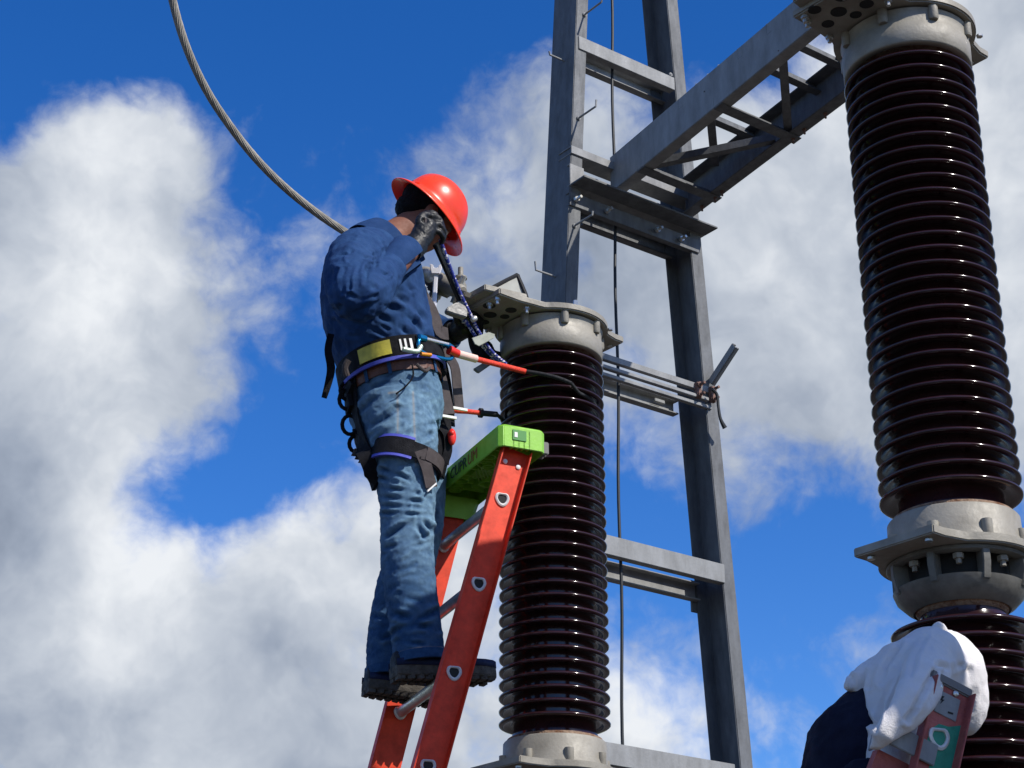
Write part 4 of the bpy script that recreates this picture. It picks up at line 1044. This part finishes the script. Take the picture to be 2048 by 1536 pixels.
con = thing('cable_clamp', 'grey cast clamp with bolts joining the thick cable to the insulator terminal pad', 'cable clamp', tuple(atY(900, 575, 5.38)))
q0, q1, q2, q3 = atY(846, 548, 5.52), atY(884, 566, 5.45), atY(915, 580, 5.38), atY(944, 590, 5.34)
dq = (q3 - q0).normalized(); eq = dq.cross(Z).normalized(); uq = eq.cross(dq)
mb = MB(); mb.tube([q0, q0 + dq * .02, q1, q2, q2 + dq * .03], [.024, .030, .032, .027, .018], 16, smooth=3); mb.build('clamp_body', M['cast'], con)
mb = MB(); mb.box(q1 - uq * .030, dq * .038, eq * .026, uq * .010); mb.build('clamp_keeper', M['cast2'], con, bevel=.005)
mb = MB(); mb.prism([q2 - uq * .016 - eq * .03, q3 - uq * .014 - eq * .03, q3 - uq * .014 + eq * .03, q2 - uq * .016 + eq * .03], uq * .018); mb.build('clamp_tongue', M['cast'], con, bevel=.003)
for c in (q2 + dq * .004, q1 + dq * .01):
    mb = MB(); mb.lathe(c, [(.010, -.045), (.010, .0), (.021, .0), (.021, .006), (.0165, .006), (.0165, .024), (.009, .024), (.009, .050)], 8, uq); mb.build('bolt', M['bolt'], con)
for k, (a_, b_) in enumerate(((q1 - dq * .03, -.040), (q1 + dq * .01, -.042))):
    MB().lathe(a_ + uq * b_, [(.010, 0), (.010, -.012), (.006, -.012), (.006, -.024)], 6, uq).build('bolt', M['bolt'], con)
# vertical fixing bolt, seen above the clamp
cbt = atY(921, 560, 5.42)
MB().lathe(cbt - Z * .03, [(.020, 0), (.020, .012), (.016, .014), (.016, .032), (.022, .034), (.022, .040), (.009, .040), (.009, .075)], 12).build('bolt', M['cast'], con)
# white-wrapped spanner standing in the clamp
w0, w1 = atY(872, 540, 5.30), atY(868, 618, 5.30)
sp = thing('spanner', 'pale combination spanner hanging upright from the cable clamp in front of the worker', 'spanner', tuple(w1)); wd = (w1 - w0).normalized(); we = Vector((1, 0, 0)); wn = wd.cross(we).normalized(); we = wn.cross(wd)
M['chrome'] = mat('bright_chrome_tool', (.80, .78, .80), .35, .25, (60, .06))
MB().box((w0 + w1) / 2, wd * (w1 - w0).length * .5, we * .0075, wn * .004).build('shank', M['chrome'], sp, bevel=.003)
mb = MB(); c = w0 - wd * .004; mb.prism([c + we * x + wd * y for x, y in ((-.014, .022), (-.019, .0), (-.020, -.014), (-.010, -.012), (-.006, .0), (.006, .0), (.010, -.012), (.020, -.014), (.019, .0), (.014, .022))], wn * .010); mb.build('open_jaw', M['chrome'], sp, bevel=.002)
mb = MB(); ellipsoid(mb, atY(851, 547, 5.36), (Vector((.020, 0, 0)), Vector((0, .02, 0)), Z * .016), 14, 8); ellipsoid(mb, atY(858, 556, 5.37), (Vector((.016, 0, 0)), Vector((0, .02, 0)), Z * .016), 14, 8); ellipsoid(mb, atY(865, 549, 5.36), (Vector((.016, 0, 0)), Vector((0, .018, 0)), Z * .011), 14, 8)
tag(fuse(mb, 'wrapped_cloth', M['white'], None, .004, 3, origin=atY(851, 556, 5.36)), 'small white cloth wrapped round the cable end below the worker\'s chin', 'cloth')
# long grey bar held between both hands
b0, b1, b2_, b3 = S(872, 486, .112), S(922, 600, .02), S(934, 628, -.02), S(948, 655, -.06)
tl = thing('steel_bar_tool', 'long flat grey steel bar held in both gloved hands, slanting down to the insulator top', 'hand tool', tuple(b3)); bd = (b1 - b0).normalized(); be = bd.cross(PN).normalized(); bn = be.cross(bd)
MB().box((b0 + b1) / 2, bd * (b1 - b0).length * .5, be * .0105, bn * .006).build('handle', M['bar'], tl, bevel=.002)
MB().box((b0 + b1) / 2 + be * .008, bd * (b1 - b0).length * .49, be * .0035, bn * .0075).build('edge_strip', M['rubber'], tl, bevel=.001)
mb = MB(); mb.prism([S(921, 600, .03), S(930, 606, .03), S(936, 622, .03), S(934, 634, .03), S(908, 627, .03), (S(895, 622, .03)), S(895, 614, .03)], -PN * .028); mb.build('wedge_head', M['bar'], tl, bevel=.003)
mb = MB(); mb.lathe(S(948, 638, .03), [(.007, -.010), (.010, -.005), (.010, .005), (.007, .010)], 12, be); mb.build('pin', M['alu'], tl)
# blue and white rope: two falls
rope = MB().tube([S(880, 478, .12), S(884, 490, .115), S(902, 540, .075), S(922, 590, .04), (S(942, 632, .015)), S(962, 672, .0), S(985, 705, -.02), S(1012, 728, -.03)], .0062, 10, smooth=5)
tag(rope.build('rope', M['ropeblue'], origin=S(1012, 728, -.03)), 'blue and white cord running beside the steel bar, the right one of two falls', 'rope', 'blue and white cords at the hands')
rope = MB().tube([S(930, 640, -.01), S(938, 652, -.005), (S(952, 674, -.01)), S(976, 704, -.03), S(1004, 728, -.05)], .0062, 10, smooth=5)
tag(rope.build('rope', M['ropeblue'], origin=S(1004, 728, -.05)), 'shorter blue and white cord from the far glove, the left one of two falls', 'rope', 'blue and white cords at the hands')
mb = MB(); mb.prism([S(944, 676, .012), S(978, 664, .012), S(990, 668, .012), S(988, 676, .012), S(958, 692, .012), S(950, 688, .012)], -PN * .004)
tag(mb.build('tag_plate', M['tag'], bevel=.001, origin=S(960, 680, .01)), 'small pale green plate threaded on the two blue cords', 'plate')
mb = MB(); mb.prism([S(947, 737, -.12), S(985, 714, -.12), S(995, 720, -.12), S(958, 746, -.12)], -PN * .012)
tag(mb.build('strap_hook', M['cast2'], bevel=.003, origin=S(960, 730, -.12)), 'grey metal lug below the insulator cap beside the two cords', 'metal lug')
# dark bag-like pouch on the far forearm side
mb = MB(); mb.tube(S3([(950, 650, -.16), (952, 690, -.15), (962, 722, -.14)]), [.03, .024, .014], 14, smooth=4); ellipsoid(mb, S(972, 700, -.16), (FW * .03, PN * .02, Z * .036), 14, 8); ellipsoid(mb, S(994, 716, -.16), (FW * .024, PN * .02, Z * .026), 14, 8)
tag(fuse(mb, 'tool_pouch', M['blackweb'], None, .006, 3, origin=S(972, 710, -.15)), 'black cloth pouch hanging behind the cords below the far glove', 'pouch')
# panel with a black rubber rim behind the cap
pc = [atY(982, 577, 5.80), atY(1030, 552, 5.84), atY(1037, 555, 5.845), atY(1056, 604, 5.84), atY(1046, 625, 5.84), atY(970, 600, 5.80)]
sg = thing('rimmed_panel', 'pale grey panel with rounded black rubber rim behind the left insulator cap', 'panel', tuple(pc[4]))
nrm = (pc[1] - pc[0]).cross(pc[3] - pc[0]).normalized()
MB().prism(pc, nrm * .006).build('plate', M['palegrey'], sg, bevel=.001)
MB().tube([p + nrm * .003 for p in (pc + [pc[0]])], .0085, 8, smooth=3).build('rubber_rim', M['rubber'], sg)

# ------------------------------------------------------------------ positioning lanyard round the insulator
lan = thing('positioning_lanyard', 'orange-red safety lanyard looped from the worker\'s belt around the left insulator', 'lanyard', tuple(S(904, 702, .14)))
l0, l1, l2, l3 = S(898, 700, .15), S(916, 708, .14), S(952, 718, .12), S(1050, 743, .0)
IC = Vector((LX, LY, 0))
def circ(az, r, z): return IC + Vector((math.sin(R(az)) * r, -math.cos(R(az)) * r, 0)) + Z * z
zA = l3.z
l3 = atP(1050, 743, circ(-30, .185, 0), Vector((math.sin(R(-30)), -math.cos(R(-30)), 0)))
MB().tube([l0, l1], [.015, .013], 12).build('eye_splice', M['red'], lan)
MB().tube([l1, l1 + (l2 - l1) * .5, l2], .0125, 12).build('pale_sleeve', M['ropewhite'], lan)
rp = MB(); rp.tube([l2, l2 + (l3 - l2) * .5, l3], .0088, 10, smooth=4); rp.build('rope', M['ropered'], lan)
ring_pts = [l3]
e_ = atY(1142, 766, LY - .178)
ring_pts += [l3 + (e_ - l3) * .35 + Vector((0, -.012, 0)), l3 + (e_ - l3) * .7 + Vector((0, -.014, 0)), e_]
MB().tube(ring_pts, [.0068, .0066, .0064, .006], 10, smooth=5).build('rope_cover', M['ropeblack'], lan)
zs = e_.z; back = []
r0z = S(994, 829, -.09).z - zs
for az, dz in ((30, -.020), (46, r0z * .2), (70, r0z * .35), (100, r0z * .5), (140, r0z * .65), (180, r0z * .8), (215, r0z * .9), (245, r0z * .97), (275, r0z)):
    back.append(circ(az, .150 if az > 40 else .168, zs + dz))
r0 = S(994, 829, -.09); r1 = S(962, 826, -.09); r2 = S(906, 820, -.085)
MB().tube([e_] + back + [r0], .006, 10, smooth=4).build('rope_cover', M['ropeblack'], lan)
MB().tube([r0, r1], .0095, 10).build('grip', M['rubber'], lan)
MB().tube([r1 - (r1 - r0).normalized() * .004, r1 + (r1 - r0).normalized() * .006], .016, 12).build('grip_collar', M['rubber'], lan)
MB().tube([r1, (r1 + r2) / 2, r2, S(880, 800, -.06)], .0080, 10, smooth=3).build('rope', M['ropered'], lan)

# ------------------------------------------------------------------ worn red and green ladder, lower right
l2r = thing('step_ladder', 'worn red and green ladder with metal bracket at the lower right, below the white hood', 'ladder', (0, 0, 0), 'ladders against the insulators')
F2 = Vector((.93, .37, 0)).normalized(); N2 = Vector((.37, -.93, 0)).normalized()
H0 = atY(1875, 1475, 3.62); H1 = atP(1848, 1592, H0, N2); d2 = (H1 - H0); d2 = d2 * (.285 / d2.length)
l2r.location = H0 + d2 * (H0.z / -d2.z)
up2 = .112 / d2.length
ra, f2_, T2_ = rail(H0, d2, N2, l2r, M['fibre2'], up2, .094, .028, .004)
Fb = H0 - N2 * .42; rb_, _, _ = rail(Fb, d2, -N2, l2r, M['green2'], up2, .094, .028, .004)
k = 0
while H0.z + d2.z * k > .15: rung(H0 + d2 * k, Fb + d2 * k, l2r, M['alu'], .0175, F2); k += 1
fq = f2_
if fq.dot(F2) < 0: fq = -fq
Tq = T2_
def r2p(x, y, z=.0008): return H0 + fq * x + Tq * y + N2 * (.004 + z)
# green paint over the lower right of the rail, clear of the rung hole
mb = MB(); 
mb.add([r2p(.042, -.045), r2p(.042, .235), r2p(-.012, .235), r2p(-.006, .06), r2p(-.022, .030), r2p(-.024, -.005), r2p(-.006, -.026), r2p(.016, -.030)], [tuple(range(8))])
mb.build('green_paint', M['green2'], l2r, smooth=False)
# rating plate with a pictogram
pl = MB(); pl.box(r2p(.002, -.070, .0012), fq * .026, Tq * .024, N2 * .0010); pl = pl.build('rating_plate', M['steel'], l2r, bevel=.0008)
mb = MB(); mb.prism([r2p(-.012 + x, -.075 + y, .0026) for x, y in ((-.004, -.008), (.003, -.010), (.000, -.002), (.005, -.003), (-.003, .010), (-.001, .001), (-.006, .002))], N2 * .0004); mb.build('print', M['dark'], pl)
mb = MB(); mb.prism([r2p(.012 + x, -.059 + y, .0026) for x, y in ((-.006, 0), (.006, -.002), (.006, .002), (-.006, .004))], N2 * .0004); mb.build('print', M['dark'], pl)
for x, y in ((-.024, -.100), (.014, -.102), (.020, .105), (.030, .09)): MB().lathe(r2p(x, y), [(.0065, 0), (.0065, .003), (.003, .005)], 12, N2).build('rivet', M['bolt'], l2r)
mb = MB(); mb.box(r2p(.0, -.117, -.01), fq * .049, Tq * .010, N2 * .016); mb.build('end_cap', M['greyrub'], l2r, bevel=.003)
# aluminium bracket across the rails
bk = MB(); bk.box(r2p(-.052, .043, .006), fq * .052, Tq * .022, N2 * .003); bk.box(r2p(-.106, .043, -.028), fq * .003, Tq * .022, N2 * .037); bk = bk.build('bracket', M['steel'], l2r, bevel=.0015)
mb = MB(); mb.prism([r2p(-.105, .068, -.03), r2p(-.012, .068, -.03), r2p(-.02, .24, -.03), r2p(-.125, .24, -.03)], -N2 * .02); mb.build('spreader', M['fibre2'], l2r)
mb = MB(); mb.prism([r2p(-.060, -.02, -.06), r2p(-.035, -.04, -.06), r2p(-.035, .03, -.06), r2p(-.085, .03, -.06)], -N2 * .02); mb.build('inner_brace', M['green2'], l2r)

# ------------------------------------------------------------------ hooded person on it
QN = N2; QF = F2; Q0 = H0 - N2 * .20
def V2(px, py, off=0.0): return atP(px, py, Q0 + QN * off, QN)
base2 = V2(1700, 1536); 
bm2 = MB()
ellipsoid(bm2, V2(1898, 1352, 0), (QF * .075, QN * .066, Z * .085), 20, 12)
bm2.tube([V2(1872, 1372, 0), V2(1820, 1410, 0), V2(1760, 1450, 0)], [.05, .052, .06], 20, smooth=4)
trunk2 = [V2(1800, 1425, -.02), V2(1748, 1452, -.02), V2(1718, 1498, -.02), V2(1712, 1565, -.02), V2(1720, 1660, -.02), V2(1735, 1780, -.02)]
bm2.tube(trunk2, [.05, .066, .080, .09, .095, .10], 28, smooth=4)
for s in (-1, 1):
    bm2.tube([V2(1735, 1560, .08 * s), V2(1780, 1680, .16 * s), V2(1870, 1690, .13 * s)], [.04, .035, .03], 16, smooth=4)
    hip = trunk2[-1] + QN * .085 * s; bm2.tube([hip, hip + QF * .04 - Z * .42, hip + QF * .02 - Z * .84], [.08, .062, .048], 16, smooth=4)
    ellipsoid(bm2, hip + QF * .09 - Z * .87, (QF * .14, QN * .045, Z * .04), 14, 8)
p2 = fuse(bm2, 'person', M['skin'], None, .010, 3, origin=trunk2[-1] - Z * .9)
tag(p2, 'bent person in navy clothing under a white hood behind the worn ladder', 'person')
cl = MB(); cl.tube(trunk2, [.066, .090, .108, .114, .116, .122], 32, smooth=5)
for s in (-1, 1):
    cl.tube([V2(1735, 1560, .07 * s), V2(1780, 1680, .16 * s), V2(1855, 1688, .135 * s)], [.07, .058, .046], 20, smooth=5)
    hip = trunk2[-1] + QN * .085 * s; cl.tube([hip + Z * .05, hip + QF * .04 - Z * .42, hip + QF * .02 - Z * .80], [.105, .082, .066], 20, smooth=5)
ov = fuse(cl, 'navy_overall', M['navy'], p2, .008, 4); rumple(ov, .005, 12, seed=2)
rumple(ov, .0025, 30, seed=4)
hd_ = MB()
ellipsoid(hd_, V2(1893, 1350, 0), (QF * .088, QN * .078, Z * .098), 28, 16)
ellipsoid(hd_, V2(1860, 1325, .01), (QF * .080, QN * .080, Z * .075), 28, 16)
ellipsoid(hd_, V2(1925, 1385, .0), (QF * .050, QN * .060, Z * .095), 24, 14)
hd_.tube([V2(1930, 1400, .0), V2(1922, 1435, .0), V2(1912, 1452, .0)], [.05, .034, .012], 18, smooth=4)
rowsH = [((1858, 1322), .070, .078), ((1822, 1350), .082, .092), ((1785, 1392), .080, .100), ((1768, 1436), .066, .118), ((1745, 1496), .052, .135), ((1733, 1570), .050, .135)]
rs = []
for i, (p, a, b) in enumerate(rowsH):
    c = V2(*p, .02); cp = V2(*rowsH[max(i - 1, 0)][0], .02); cn = V2(*rowsH[min(i + 1, len(rowsH) - 1)][0], .02); T = (cn - cp).normalized(); e1_ = T.cross(QN).normalized(); rs.append(ell(c, e1_, QN, a, b, 36, 2.2))
hd_.rings(rs)
hd_.tube([V2(1845, 1345, .07), V2(1825, 1400, .09), V2(1795, 1440, .095), V2(1766, 1468, .095)], [.045, .050, .042, .018], 20, smooth=4)
hd_.tube([V2(1790, 1335, .0), V2(1720, 1362, .0), V2(1690, 1374, .0)], [.05, .026, .006], 20, smooth=4)
rs = []
FL_ = [((1862, 1310), .06, .050, .060), ((1850, 1352), .15, .050, .050), ((1826, 1400), .222, .042, .030), ((1800, 1440), .232, .032, .020), ((1764, 1474), .225, .022, .014), ((1750, 1500), .20, .012, .010)]
for i, (p, of_, a, b) in enumerate(FL_):
    c = V2(*p, of_); q_ = FL_[max(i - 1, 0)]; r_ = FL_[min(i + 1, len(FL_) - 1)]; T = (V2(*r_[0], r_[1]) - V2(*q_[0], q_[1])).normalized(); e1_ = T.cross(QN).normalized(); rs.append(ell(c, e1_, QN, a, b, 28, 2.2))
hd_.rings(rs)
hood = fuse(hd_, 'white_hood', M['white'], p2, .0042, 8, .5)
rumple(hood, .0035, 11, seed=6); rumple(hood, .0012, 30, seed=3)
folds(hood, [([(1800, 1285), (1772, 1330), (1765, 1365)], 6, .010), ([(1728, 1340), (1722, 1380), (1728, 1420), (1745, 1450)], 5, .010), ([(1745, 1330), (1738, 1375)], 4, .006), ([(1872, 1328), (1900, 1338), (1920, 1330)], 5, .012), ([(1868, 1342), (1840, 1395), (1815, 1440)], 6, .010), ([(1790, 1345), (1765, 1400), (1752, 1460)], 5, .008), ([(1705, 1355), (1712, 1400), (1725, 1460)], 5, .008), ([(1850, 1270), (1830, 1310), (1822, 1350)], 6, .005), ([(1938, 1340), (1945, 1380), (1940, 1420)], 6, .006), ([(1830, 1420), (1790, 1448)], 4, .006)])
mb = MB(); mb.tube([V2(1868, 1266, .03), V2(1878, 1256, .03), V2(1890, 1264, .03)], [.010, .015, .008], 12, smooth=3); ellipsoid(mb, V2(1900, 1266, .03), (QF * .010, QN * .009, Z * .007), 10, 8)
fuse(mb, 'hood_knot', M['white'], p2, .003, 2)
